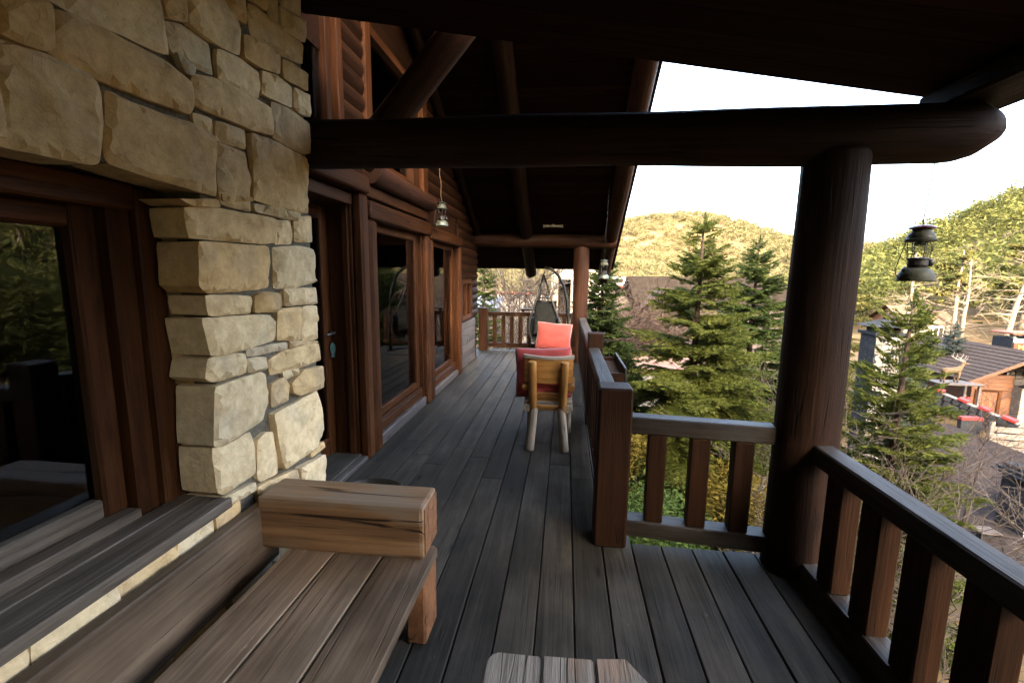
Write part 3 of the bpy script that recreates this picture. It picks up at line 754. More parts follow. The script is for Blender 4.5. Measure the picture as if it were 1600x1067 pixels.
# ------------------------------------------------------------ porch roof over the near bay
pr = thing('porch_roof', (.3, -.5, 2.6), 'dark board roof over the near end of the porch', 'roof')
def zp(x): return 2.905-.166*x
yb = 2.80
i = 0
while yb > -4.8:  # roof runs on unseen behind the camera, lengthened to block backlight
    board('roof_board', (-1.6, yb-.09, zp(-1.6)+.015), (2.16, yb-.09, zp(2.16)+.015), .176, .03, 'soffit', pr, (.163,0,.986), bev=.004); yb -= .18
V = [(x,y,zp(x)+dz) for dz in (.034,.16) for x,y in ((-1.7,-5.0),(2.22,-5.0),(2.22,2.82),(-1.7,2.82))]
link('roof_cover', pymesh('roof_cover', V, [(3,2,1,0),(4,5,6,7),(0,1,5,4),(1,2,6,5),(2,3,7,6),(3,0,4,7)]), 'shingle', pr, Matrix.Identity(4))
for yy in (1.55, .35, -.8, -2.2, -3.6): log('rafter_log', (-1.45, yy, zp(-1.45)-.10), (2.2, yy, zp(2.2)-.10), .10, .10, 'log', pr)
eb = boxw('eave_beam', 1.80, 2.12, -4.95, 2.76, 2.487, 2.585, 'log', pr, .012)

# ------------------------------------------------------------ log posts, beams and the brace
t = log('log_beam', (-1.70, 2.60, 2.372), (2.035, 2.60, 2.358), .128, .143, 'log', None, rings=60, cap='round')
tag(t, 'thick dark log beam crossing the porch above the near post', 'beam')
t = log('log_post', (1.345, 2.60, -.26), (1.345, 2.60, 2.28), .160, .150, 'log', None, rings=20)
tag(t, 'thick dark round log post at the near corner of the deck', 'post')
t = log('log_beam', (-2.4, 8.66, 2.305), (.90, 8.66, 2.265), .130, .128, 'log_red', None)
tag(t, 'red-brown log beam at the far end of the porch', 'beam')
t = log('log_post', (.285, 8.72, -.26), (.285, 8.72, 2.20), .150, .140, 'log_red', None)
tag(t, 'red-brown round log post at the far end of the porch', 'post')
t = log('log_brace', (-1.37, 2.98, 2.36), (-.42, 2.98, 3.44), .100, .100, 'trim', None)
tag(t, 'slanting red-brown log brace rising from the near beam', 'brace')

# ------------------------------------------------------------ railings
def railing(loc, label):
    return thing('railing', loc, label, 'railing', 'wooden railings round the deck')
ry = railing((.31, 4.1, 0), 'long wooden railing beside the chairs, running back from the square near post')
boxw('post', .215, .412, 2.63, 2.82, 0, 1.0, 'rail', ry, .012)
boxw('post', .262, .424, 4.95, 5.12, 0, 1.03, 'rail', ry, .010)
for (a, b) in ((2.823, 4.947), (5.123, 8.50)):
    board('top_rail', (.325, a, .835), (.325, b, .835), .115, .085, 'rail_top', ry, bev=.008)
    board('bottom_rail', (.315, a, .115), (.315, b, .115), .09, .09, 'rail', ry, bev=.006)
    n = int((b-a)/.215)
    for i in range(n):
        yy = a+(b-a)*(i+.5)/n
        boxw('baluster', .270, .360, yy-.045, yy+.045, .162, .791, 'rail', ry, .006)
rj = railing((.8, 2.65, 0), 'short three-baluster wooden railing between the square post and the round log post')
A = Vector((.414, 2.715, 0)); B = Vector((1.20, 2.635, 0)); jd = (B-A).normalized(); jn = Vector((-jd.y, jd.x, 0))
board('top_rail', A+Vector((0,0,.775)), B+Vector((0,0,.775)), .105, .10, 'rail_top', rj, bev=.008)
board('bottom_rail', A+Vector((0,0,.125)), B+Vector((0,0,.125)), .12, .10, 'rail_top', rj, bev=.006)
for t_ in (.20, .505, .80):
    p = A.lerp(B, t_)
    board('baluster', p+Vector((0,0,.176)), p+Vector((0,0,.724)), .105, .095, 'rail', rj, jn, bev=.006)
rr = railing((1.36, 1.0, 0), 'near wooden railing running past the round log post at the right edge')
A = Vector((1.365, 2.46, 0)); B = Vector((1.40, -1.5, 0))
board('top_rail', A+Vector((0,0,.735)), B+Vector((0,0,.735)), .105, .10, 'rail_top', rr, bev=.008)
board('bottom_rail', A+Vector((.01,0,.065)), B+Vector((.01,0,.065)), .115, .10, 'rail_top', rr, bev=.006)
for i in range(14):
    p = A.lerp(B, (.20+.262*i)/(A-B).length)
    board('baluster', p+Vector((.008,0,.116)), p+Vector((.008,0,.684)), .095, .125, 'rail', rr, (0,1,0), bev=.007)
rf = railing((-.8, 9.8, 0), 'wooden railing closing the far end of the porch')
boxw('post', -1.86, -1.66, 9.72, 9.90, 0, .93, 'rail', rf, .01)
board('top_rail', (-1.655, 9.81, .80), (.42, 9.81, .80), .10, .09, 'rail', rf, bev=.006)
board('bottom_rail', (-1.655, 9.81, .12), (.42, 9.81, .12), .10, .10, 'rail', rf, bev=.006)
for i in range(11):
    x = -1.51+.188*i; boxw('baluster', x-.042, x+.042, 9.765, 9.855, .172, .753, 'rail', rf, .006)
board('shelf_board', (-.95, 9.84, .905), (-.40, 9.84, .905), .2, .03, 'rail', rf, bev=.004)
board('shelf_bracket', (-.90, 9.84, .848), (-.90, 9.84, .888), .05, .04, 'rail', rf, (0,1,0), bev=.003); board('shelf_bracket', (-.45, 9.84, .848), (-.45, 9.84, .888), .05, .04, 'rail', rf, (0,1,0), bev=.003)
# planter box hooked outside the long railing
pb = thing('planter_box', (.52, 4.75, .5), 'empty wooden planter box hooked outside the long railing', 'planter')
boxw('side_board', .575, .600, 4.30, 5.20, .52, .79, 'rail_top', pb); boxw('side_board', .378, .40, 4.30, 5.20, .52, .76, 'rail', pb)
boxw('end_board', .402, .573, 4.30, 4.325, .52, .74, 'rail', pb, axis='X'); boxw('end_board', .402, .573, 5.175, 5.20, .52, .74, 'rail', pb, axis='X')
boxw('soil', .402, .573, 4.327, 5.173, .54, .70, 'soil', pb, 0)

# ------------------------------------------------------------ bench
bn = thing('log_bench', (-.9, .9, 0), 'weathered plank bench with thick block arm against the stone wall', 'bench')
for x0, x1 in ((-1.205,-.990),(-.984,-.772),(-.766,-.548)):
    board('seat_plank', ((x0+x1)/2-.012, -.5, .400), ((x0+x1)/2+.006, 1.86, .400), x1-x0-.004, .042, 'bench', bn, bev=.003)
board('back_plank', (-1.362, -.5, .465), (-1.345, 1.865, .465), .052, .30, 'bench', bn, bev=.005)
o = board('arm_block', (-1.335, 1.855, .543), (-.575, 1.855, .543), .205, .240, 'bench_warm', bn, bev=.016, seg=2, jit=.004, cuts=4)
o['label'] = 'thick squared timber arm block with orange end grain'
boxw('block_end', -.5755, -.5690, 1.768, 1.942, .440, .648, 'endgrain', bn, .003, axis='Z')
boxw('leg', -.665, -.575, 1.765, 1.945, 0, .378, 'endgrain', bn, .010); boxw('leg', -1.22, -1.12, 1.765, 1.945, 0, .378, 'bench_warm', bn, .010)
boxw('leg', -.665, -.575, -.4, -.2, 0, .378, 'bench_warm', bn, .010); boxw('leg', -1.22, -1.12, -.4, -.2, 0, .378, 'bench_warm', bn, .010)
board('cross_bearer', (-1.2, 1.72, .340), (-.58, 1.72, .340), .06, .07, 'bench_warm', bn)
# ------------------------------------------------------------ table at the bottom edge
tb = thing('plank_table', (.05, .6, 0), 'peeling plank table top with clipped corner at the bottom edge', 'table')
def table_plank(poly, z0=.515, z1=.555):
    n = len(poly); bm = bmesh.new()
    a = [bm.verts.new((p[0], p[1], z1)) for p in poly]; f = bm.faces.new(a)
    ex = bmesh.ops.extrude_face_region(bm, geom=[f]); bmesh.ops.translate(bm, verts=[v for v in ex['geom'] if isinstance(v, bmesh.types.BMVert)], vec=(0,0,z0-z1))
    bmesh.ops.recalc_face_normals(bm, faces=bm.faces[:])
    bmesh.ops.bevel(bm, geom=bm.edges[:], offset=.005, segments=2, affect='EDGES')
    R = Matrix(((0,-1,0,0),(1,0,0,0),(0,0,1,0),(0,0,0,1)))      # grain along Y
    me = bpy.data.meshes.new('plank'); bm.to_mesh(me); bm.free(); me.transform(R.inverted())
    return link('top_plank', me, 'table', tb, R)
table_plank([(-.205,.15),(-.046,.15),(-.040,1.182),(-.165,1.182),(-.185,1.170),(-.196,1.145)])
table_plank([(-.041,.15),(.128,.15),(.110,1.19),(-.035,1.186)])
table_plank([(.133,.15),(.33,.15),(.335,1.02),(.205,1.205),(.116,1.195)])
for x in (-.12, .22):
    for y in (.25, .98): boxw('leg', x-.035, x+.035, y-.035, y+.035, 0, .513, 'bench_warm', tb)
boxw('batten', -.16, .28, .94, 1.02, .47, .513, 'bench_warm', tb)
# ------------------------------------------------------------ tub behind the bench arm
tu = thing('tub', (-1.045, 2.24, 0), 'dark round tub standing behind the bench arm', 'tub')
mw = Matrix.Translation((-1.045, 2.24, 0))
link('tub_wall', lathe([(0,.0),(.150,.0),(.165,.03),(.190,.40),(.200,.43),(.204,.445),(.196,.452),(.188,.44),(.182,.40),(.178,.33)], 32), 'tub', tu, mw)
link('soil', lathe([(0,.345),(.1,.352),(.179,.335)], 32), 'soil', tu, mw)

# ------------------------------------------------------------ chairs
def cushion(name, w, d, h, mat, parent, mw, seed=0, puff=1.0):
    n = 22; V = []; F = []
    for side in (1, -1):
        for i in range(n+1):
            for j in range(n+1):
                u = i/n*2-1; v = j/n*2-1
                pu = (1-abs(u)**3.2)**.5*(1-abs(v)**3.2)**.5 if abs(u) < 1 and abs(v) < 1 else 0
                pinch = 1-.05*(1-abs(u))*(1 if abs(v) > .0 else 0)*abs(v)**4-.05*(1-abs(v))*abs(u)**4
                wr = .10*math.cos(7*math.atan2(v, u))*max(0, 1-2.2*abs(1-max(abs(u), abs(v))))+noise.noise(Vector((u*2.2+seed, v*2.2, side*3)))*.16+abs(noise.noise(Vector((u*5+seed, v*5, side*2))))*.10+noise.noise(Vector((u*7+seed, v*3, side)))*.05*(1-pu*.5)
                V.append((u*w/2*pinch, v*d/2*pinch, side*h/2*(pu*(puff+wr))))
    m = (n+1)**2
    for s in (0, 1):
        for i in range(n):
            for j in range(n):
                a = s*m+i*(n+1)+j; q = (a, a+n+1, a+n+2, a+1); F.append(q if s == 0 else q[::-1])
    me = pymesh(name, V, F, True); bm = bmesh.new(); bm.from_mesh(me); bmesh.ops.remove_doubles(bm, verts=bm.verts[:], dist=.0008)
    bmesh.ops.recalc_face_normals(bm, faces=bm.faces[:])
    for f in bm.faces: f.smooth = True
    bm.to_mesh(me); bm.free()
    return link(name, me, mat, parent, mw)
def log_chair(cx, cy, label, group):
    """seen from behind: the sitter faces +Y"""
    c = thing('log_chair', (cx, cy, 0), label, 'chair', group)
    P = lambda x, y, z: (cx+x, cy+y, z)
    for s in (-1, 1):
        log('back_post', P(s*.140, .03, .36), P(s*.150, -.015, .855), .040, .038, 'chairw', c, n=14, rings=8, wob=.003, end=.008)
        log('leg', P(s*.165, -.03, 0), P(s*.130, .03, .40), .045, .041, 'chairpale', c, n=14, rings=8, wob=.004, end=.006)
        log('front_leg', P(s*.19, .52, 0), P(s*.19, .50, .42), .042, .042, 'chairpale', c, n=14, rings=6, wob=.004, end=.006)
        log('arm_rest', P(s*.215, .02, .60), P(s*.225, .52, .58), .034, .034, 'chairw', c, n=12, rings=6, wob=.003, end=.008)
        log('arm_post', P(s*.21, .48, .40), P(s*.215, .48, .575), .03, .03, 'chairw', c, n=12, rings=5, wob=.002, end=.005)
        log('seat_rail', P(s*.195, .0, .40), P(s*.195, .56, .40), .038, .038, 'chairpale', c, n=12, rings=6, wob=.003, end=.006)
    # slightly bowed back boards
    def bow(nm, z0, z1, th, off, w, mat):
        n = 10; V = []; F = []
        for i in range(n+1):
            u = i/n*2-1; y = off+.045*(u*u)-.035; dz = .012*u*u
            V += [(cx+u*w/2, cy+y, z0), (cx+u*w/2, cy+y, z1+dz), (cx+u*w/2, cy+y+th, z1+dz), (cx+u*w/2, cy+y+th, z0)]
        for i in range(n):
            for k in range(4): F.append((i*4+k, i*4+(k+1)%4, (i+1)*4+(k+1)%4, (i+1)*4+k))
        F += [(3,2,1,0), tuple(n*4+k for k in range(4))]
        me = pymesh(nm, V, F); bm = bmesh.new(); bm.from_mesh(me); bmesh.ops.recalc_face_normals(bm, faces=bm.faces[:]); bm.to_mesh(me); bm.free()
        link(nm, me, mat, c, Matrix.Identity(4))
    bow('back_board', .64, .868, .022, .055, .46, 'chairw')
    bow('back_cap', .872, .893, .05, .045, .475, 'chairpale')
    board('back_stretcher', P(-.105, .03, .405), P(.105, .03, .405), .035, .05, 'chairw', c)
    board('lower_board', P(-.17, .06, .495), P(.17, .06, .495), .022, .10, 'chairw', c)
    for i in range(4): board('seat_slat', P(-.23, .10+.125*i, .452), P(.23, .10+.125*i, .452), .11, .024, 'chairpale', c)
    return c
c1 = log_chair(-.135, 4.17, 'honey pine log chair seen from behind with a dull red cushion', 'log chairs on the porch')
cu = cushion('chair_cushion', .54, .48, .14, 'red_cloth', None, Matrix.Translation((-.19, 4.31, .72))@Matrix.Rotation(rad(82),4,'X')@Matrix.Rotation(rad(2),4,'Z'), 3)
tag(cu, 'dull red cushion draped over the back of the nearest log chair', 'cushion')
cu.scale = (1,1,1)
cu = cushion('seat_cushion', .44, .46, .10, 'red_cloth', None, Matrix.Translation((-.135, 4.44, .515)), 8)
tag(cu, 'dull red cushion on the seat of the nearest log chair', 'cushion')
c2 = log_chair(.0, 0, 'second log chair behind the coral pillow, mostly hidden by the nearest chair', 'log chairs on the porch')
c2.location = (-.14, 6.62, 0); c2.rotation_euler = (0, 0, math.pi)
pl = cushion('pillow', .50, .40, .16, 'coral', None, Matrix.Translation((-.145, 6.42, .785))@Matrix.Rotation(rad(74),4,'X')@Matrix.Rotation(rad(-4),4,'Z'), 15, 1.0)
tag(pl, 'bright coral pillow standing up on the farther chair', 'pillow')
cu = cushion('seat_cushion', .48, .50, .12, 'coral', None, Matrix.Translation((-.14, 6.34, .525)), 21)
tag(cu, 'coral seat cushion under the bright coral pillow', 'cushion')

# ------------------------------------------------------------ hanging egg chair
eg = thing('egg_swing_chair', (-.37, 9.2, 0), 'black hanging egg swing chair on a curved stand at the far end', 'swing chair')
I4 = Matrix.Identity(4)
ang = [i*2*math.pi/28 for i in range(28)]
link('base_ring', tube([(-.42+.52*math.cos(a), 9.16+.42*math.sin(a), .025) for a in ang], .022, 8, True), 'black_metal', eg, I4)
sp = [(.06,9.30,.03),(.075,9.31,.4),(.07,9.31,.8),(.035,9.30,1.15),(-.04,9.29,1.45),(-.16,9.27,1.66),(-.30,9.25,1.77),(-.42,9.23,1.80)]
link('curved_pole', tube(sp, .030, 10), 'black_metal', eg, I4)
link('hook', tube([(-.40,9.23,1.79),(-.42,9.23,1.74),(-.43,9.23,1.69),(-.44,9.23,1.64)], .012, 6), 'steel', eg, I4)
for x1, y1 in ((-.70, 9.06), (-.10, 9.10), (-.60, 9.42)):
    link('hanger_rod', tube([(-.44,9.23,1.65),(-.44+(x1+.44)*.5,9.23+(y1-9.23)*.5,1.18),(x1,y1,.72),(x1*1.0,y1,.46)], .020, 8), 'black_metal', eg, I4)
link('cross_rod', tube([(-.575,9.14,1.18),(-.44,9.14,1.205),(-.31,9.16,1.20)], .014, 6), 'black_metal', eg, I4)
# basket: open shell, back towards the sky side
V = []; F = []; nu, nv = 18, 12
for j in range(nv+1):
    ph_ = math.pi*(.06+.58*j/nv)
    for i in range(nu+1):
        a = math.pi*(-.12+1.24*i/nu)
        rr_ = .36*math.sin(ph_)**.8
        V.append((-.40+rr_*math.cos(a)*.92, 9.14+rr_*math.sin(a)*.8, .62-.42*math.cos(ph_)*1.0))
for j in range(nv):
    for i in range(nu): a = j*(nu+1)+i; F.append((a, a+1, a+nu+2, a+nu+1))
me = pymesh('basket', V, F, True); bk = link('basket', me, 'black_wicker', eg, I4)
md = bk.modifiers.new('th', 'SOLIDIFY'); md.thickness = .025
cu = cushion('seat_pad', .46, .70, .14, 'black_cloth', eg, Matrix.Translation((-.39,9.20,.80))@Matrix.Rotation(rad(76),4,'X'), 31)

# ------------------------------------------------------------ storm lanterns
def lantern(base, label, body, hang_to, rope, rot=0.0, wire_r=.0032):
    """base = centre of the tank's foot"""
    L = thing('pressure_lantern', base, label, 'lantern', 'old pressure lanterns hanging on the porch')
    T = Matrix.Translation(base)
    link('tank', lathe([(0,0),(.084,0),(.090,.004),(.090,.012),(.087,.030),(.078,.050),(.062,.063),(.046,.068),(0,.070)], 28), body, L, T)
    link('collar', lathe([(0,.066),(.045,.066),(.046,.078),(.050,.082),(.050,.108),(.056,.112),(.056,.118),(.048,.120),(0,.120)], 24), 'soot', L, T)
    link('filler_cap', lathe([(0,0),(.014,0),(.016,.006),(.016,.018),(.010,.022),(0,.022)], 12), 'soot', L, T@Matrix.Translation((-.058,.0,.052))@Matrix.Rotation(rad(-48),4,'Y'))
    link('pump_knob', lathe([(0,0),(.015,0),(.019,.006),(.019,.018),(.012,.024),(0,.024)], 12), 'soot', L, T@Matrix.Translation((.050,-.01,.094))@Matrix.Rotation(rad(90),4,'Y'))
    for i in range(6):
        a = 2*math.pi*i/6+.35
        link('rod', tube([(.050*math.cos(a),.050*math.sin(a),.116),(.060*math.cos(a),.060*math.sin(a),.205)], .0028, 6), 'soot', L, T)
    link('mantle_glass', lathe([(0,.178),(.020,.180),(.029,.188),(.031,.200),(.031,.212)], 18), 'globe', L, T)
    link('burner', lathe([(.018,.215),(.018,.190),(.012,.186),(0,.186)], 12), 'steel', L, T)
    link('hood', lathe([(.030,.200),(.074,.200),(.077,.205),(.077,.212),(.068,.216),(.066,.228),(.060,.240),(.050,.247),(.046,.256),(.046,.266),(.030,.268)], 28), body if body != 'lantern_pale' else 'lantern', L, T)
    link('hood_band', lathe([(.0665,.221),(.0672,.223),(.0665,.225)], 28), 'steel', L, T)
    link('cap', lathe([(0,.262),(.058,.264),(.066,.269),(.060,.275),(.035,.282),(0,.284)], 28), 'red_enamel' if body == 'lantern' else body, L, T)
    link('handle', tube([(-.076,.0,.206),(-.090,0,.160),(-.106,0,.105),(-.118,0,.060),(-.112,0,.035),(-.100,0,.022),(-.090,0,.014)], .0028, 6), 'soot', L, T)
    link('hook', tube([(0,0,.282),(.001,0,.300),(.004,0,.306),(.001,0,.313),(-.002,0,.306),(.001,0,.298)], .003, 6), 'soot', L, T)
    b = Vector(base); pts = [b+Vector((0,0,.308))]
    h = Vector(hang_to); n = 10
    for i in range(1, n+1):
        p = pts[0].lerp(h, i/n)
        if rope: p += Vector((0, .035*math.sin(i*1.3), 0))*(1-i/n)
        pts.append(p)
    link('hanging_rope' if rope else 'hanging_wire', tube(pts, .008 if rope else wire_r, 6), 'rope' if rope else 'soot', L, I4)
    L.scale = (.86, .86, 1)
    if rot: L.rotation_euler = (0, 0, rot)
    return L
lantern((1.795, 2.60, 1.640), 'olive pressure lantern with red cap hanging by a wire from the near log beam', 'lantern', (1.812, 2.60, 2.22), False)
lantern((-1.50, 5.50, 2.215), 'pale green pressure lantern hanging by a rope along the glazed house wall', 'lantern_pale', (-1.50, 5.62, 3.05), True, .6)
lantern((.565, 7.0, 1.60), 'pale lantern hanging outside the far end of the porch in front of a spruce', 'lantern_pale', (.64, 7.0, 3.0), False, 1.0, .0012)
lp = thing('strip_lamp', (-.24, 8.5, 2.5), 'small cream strip lamp on the dark roof boards above the far beam', 'lamp')
board('diffuser', (-.40, 8.40, 2.515), (-.10, 8.40, 2.515), .045, .035, 'opal', lp, bev=.008)
for x in (-.415, -.085): board('end_cap', (x-.012, 8.40, 2.515), (x+.012, 8.40, 2.515), .055, .05, 'white_paint', lp, bev=.004)
board('mount', (-.25, 8.41, 2.533), (-.25, 8.41, 2.60), .05, .02, 'white_paint', lp, (0,1,0))

# ------------------------------------------------------------ things seen through the glass
it = thing('indoor_table', (-2.45, 5.8, 0), 'low wooden table seen through the nearest tall glazed panel', 'table')
board('table_top', (-2.75, 5.75, .52), (-2.15, 5.75, .52), .7, .06, 'chairw', it, bev=.01)
for x in (-2.65, -2.25):
    for y in (5.5, 6.0): boxw('leg', x-.04, x+.04, y-.04, y+.04, -.02, .49, 'chairw', it)
as_ = link('ashtray', lathe([(0,0),(.06,0),(.085,.02),(.09,.035),(.08,.033),(.055,.012),(0,.01)], 20), 'white_paint', None, Matrix.Translation((-2.4, 5.7, .551)))
tag(as_, 'white dish on the low table behind the glass', 'dish')
ar = thing('indoor_armchair', (-3.0, 6.9, 0), 'armchair under a grey throw behind the nearest tall glazed panel', 'armchair')
boxw('seat', -3.4, -2.7, 6.6, 7.3, .02, .46, 'grey_throw', ar, .06); boxw('back', -3.4, -2.7, 7.3, 7.5, .02, 1.0, 'grey_throw', ar, .06)
boxw('arm', -2.69, -2.55, 6.6, 7.45, .02, .64, 'grey_throw', ar, .05); boxw('arm', -3.55, -3.41, 6.6, 7.45, .02, .64, 'grey_throw', ar, .05)

# ------------------------------------------------------------ terrain
def smooth(a, b, x):
    t = np.clip((x-a)/(b-a), 0, 1); return t*t*(3-2*t)
PH = [-180,-120,-60,-40,-25,-12, 0, 24, 28, 31, 36, 45, 55, 70, 100,140,152,162,180]  # hill beyond the right edge kept low so skylight reaches the stone wall
ZH = [  42,  36, 18, 10,  3, 0, -4, -4.6, -3, 5, 14, 27, 31, 28, 24, 30, 33, 41, 42]  # high end values: unseen ridge behind the camera, raised to shade the near valley
def zt(x, y):
    x = np.asarray(x, float); y = np.asarray(y, float)
    r = np.hypot(x, y); ph = np.degrees(np.arctan2(x, y))
    base = -3.9-.9*smooth(8, 22, r)
    h = np.interp(ph, PH, ZH)
    s = np.where((ph < -15) | (ph > 125), smooth(22, 75, r), smooth(40, 200, r))
    z = base+(h-base)*s
    z = z+60*np.exp(-((x-95)/128)**2-((y-440)/135)**2)
    z = z+smooth(40, 130, r)*(1.4*np.sin(x*.05+1)*np.cos(y*.043)+.8*np.sin(x*.13+y*.11))
    return z
rs = np.concatenate([np.linspace(0, 24, 13), np.geomspace(27, 900, 60)])
na = 200; ths = np.linspace(0, 2*math.pi, na, endpoint=False)
V = [(0,0,float(zt(0,0)))]
for r in rs[1:]:
    X = r*np.sin(ths); Y = r*np.cos(ths); Z = zt(X, Y)
    V += list(zip(X.tolist(), Y.tolist(), Z.tolist()))
F = [(0, 1+(k+1) % na, 1+k) for k in range(na)]
for i in range(len(rs)-2):
    for k in range(na):
        k2 = (k+1) % na; F.append((1+i*na+k, 1+i*na+k2, 1+(i+1)*na+k2, 1+(i+1)*na+k))
gr = link('ground', pymesh('ground', V, F, True), 'terrain'); gr['kind'] = 'structure'
G = lambda x, y: float(zt(x, y))

# ------------------------------------------------------------ conifers
rng = np.random.default_rng(5)
def branch_template(L, rng, needle=.085, width=.030, gap=.042, hang=.35):
    """a frond along +x: curved spine, side twigs, tufts of needles"""
    tri = []
    def spine(t): return np.array([t*L, 0, -.10*L*t*t*1.0+.06*L*t**3])
    def twig(p, d, l):
        n = max(2, int(l/(gap*.8)))
        side = np.cross(d, [0,0,1.0]); side /= np.linalg.norm(side)+1e-9
        for i in range(n):
            s = (i+.5)/n; q = p+d*l*s+np.array([0,0,-hang*l*s*s])
            for sg in (-1, 1):
                dv = d*.75+side*sg*.75+np.array([0,0,rng.uniform(-.35,.30)]); dv /= np.linalg.norm(dv)
                nl = needle*rng.uniform(.7,1.25)
                w = np.cross(dv, rng.normal(size=3)); w /= np.linalg.norm(w)+1e-9
                tri.append((q-w*width*.5, q+w*width*.5, q+dv*nl))
        e = p+d*l+np.array([0,0,-hang*l]); w = side*.006
        tri.append((p-w, p+w, e))
    n = max(3, int(L/gap))
    for i in range(n):
        t = .10+.88*(i+rng.uniform(0,.6))/n; p = spine(t)
        for sg in (-1, 1):
            if rng.random() < .12: continue
            l = (.42*L*(1-t)**.75+.06)*rng.uniform(.65,1.15)*(min(1, t/.25)*.6+.4)
            a = math.radians(rng.uniform(38,66)); d = np.array([math.cos(a), sg*math.sin(a), rng.uniform(-.12,.10)]); d /= np.linalg.norm(d)
            twig(p, d, l)
    twig(spine(.9), np.array([1,0,.05]), .12*L+.06)
    m = 6
    for i in range(m):
        a = spine(i/m); b = spine((i+1)/m); r = .012*L*(1-i/m)+.003
        tri.append((a+[0,r,0], a-[0,r,0], b)); tri.append((a+[0,0,r], a-[0,0,r], b))
    return np.array(tri).reshape(-1, 3)
TEMPL = {L: [branch_template(L, rng) for _ in range(3)] for L in (.25,.5,.85,1.3,1.8,2.4)}
def spruce_crown(H, R, seed, low=.05, dens=1.0, pw=.85, step=.20, top_sparse=0.0, droop=-14):
    g = np.random.default_rng(seed); out = []
    z = low*H
    while z < H*.985:
        f = z/H; n = int(round((7-3.0*f)*dens))
        if f > .85: n = max(3, n-1)
        a0 = g.uniform(0, 6.28)
        for k in range(n):
            if g.random() < top_sparse*f: continue
            L = (R*(1-f)**pw)*g.uniform(.70,1.12)+.10
            key = min(TEMPL, key=lambda q: abs(q-L)); T = TEMPL[key][g.integers(3)]*(L/key)
            el = math.radians(droop+(52*f**1.4)+g.uniform(-9,9)); az = a0+6.283*k/max(n,1)+g.uniform(-.28,.28)
            ro = g.uniform(-.3,.3)
            T = T @ np.array([[1,0,0],[0,math.cos(ro),-math.sin(ro)],[0,math.sin(ro),math.cos(ro)]]).T
            ry_ = np.array([[math.cos(el),0,-math.sin(el)],[0,1,0],[math.sin(el),0,math.cos(el)]])
            rz_ = np.array([[math.cos(az),-math.sin(az),0],[math.sin(az),math.cos(az),0],[0,0,1]])
            out.append(T @ ry_.T @ rz_.T+np.array([0,0,z+g.uniform(-.08,.08)]))
        z += step*g.uniform(.75,1.2)*(1.0 if f < .8 else .8)
    out.append(np.concatenate([TEMPL[.25][0] @ np.array([[0,0,1],[0,1,0],[-1,0,0]]) + [0,0,H-.12]]))
    V = np.concatenate(out); return V
def conifer(name, x, y, ztop, R, label, mat, cat='tree', group=None, seed=1, zb=None, **kw):
    zb = G(x, y)-.05 if zb is None else zb
    H = ztop-zb
    t = thing(name, (x, y, zb), label, cat, group)
    V = spruce_crown(H, R, seed, **kw)
    me = npmesh('crown', V, np.arange(len(V)).reshape(-1, 3))
    link('crown', me, mat, t, Matrix.Translation((x, y, zb)))
    link('trunk', tube([(x, y, zb-.3),(x+.02, y, zb+H*.3),(x, y+.02, zb+H*.6),(x, y, zb+H*.9),(x, y, ztop)], [.022*H,.017*H,.010*H,.005*H,.002*H], 8), 'bark', t, I4)
    return t
GRP = 'spruces beyond the railing'
conifer('spruce_tree', 2.68, 9.6, 2.75, 2.45, 'tallest green spruce in the middle, its tip on the far hill', 'needle', 'spruce tree', GRP, 1, step=.175, dens=1.4, top_sparse=.30, pw=.78, droop=-20)
conifer('spruce_tree', 5.15, 13.2, 2.62, 2.45, 'dark green spruce close to the left of the near round log post', 'needle_dark', 'spruce tree', GRP, 2, step=.205, dens=1.4, pw=.8, droop=-18, top_sparse=.2)
conifer('spruce_tree', .86, 10.9, 2.25, 1.75, 'dark green spruce right beside the far log post', 'needle_dark', 'spruce tree', GRP, 3, step=.18, dens=1.6, droop=-18)
conifer('spruce_tree', 4.85, 7.0, 1.32, 1.25, 'young green spruce below the hanging olive lantern', 'needle', 'spruce tree', GRP, 4, step=.20, dens=.95, pw=.62, droop=-4)
conifer('spruce_tree', 11.2, 21.5, 3.5, 3.0, 'olive green conifer partly hidden behind the near round log post', 'needle_olive', 'conifer', GRP, 5, step=.55, dens=1.0, pw=.5)
conifer('blue_spruce', 19.1, 24.6, -.50, 1.45, 'small blue-grey spruce behind the elk statue', 'needle_blue', 'spruce tree', 'blue spruces', 6, step=.16, dens=1.1)
conifer('blue_spruce', 15.2, 22.0, -1.0, 1.7, 'blue-grey spruce left of the elk statue behind the young spruce', 'needle_blue', 'spruce tree', 'blue spruces', 7, step=.2)
conifer('spruce_tree', -2.55, 14.2, 2.6, 1.3, 'green conifer seen past the house corner at the far end', 'needle_dark', 'spruce tree', GRP, 8, step=.22)
conifer('spruce_tree', 7.3, 26, 3.2, 2.2, 'olive conifer behind the dark spruce with its crown against the hill', 'needle_olive', 'conifer', GRP, 9, step=.5)
conifer('spruce_tree', 3.95, 11.3, .75, 1.75, 'lower green spruce filling the gap right of the tallest spruce', 'needle', 'spruce tree', GRP, 10, step=.2, dens=1.2, droop=-18)
conifer('spruce_tree', 1.75, 11.9, -.2, 1.5, 'low green spruce between the leftmost spruce and the tallest spruce', 'needle', 'spruce tree', GRP, 11, step=.2, dens=1.2, droop=-18)

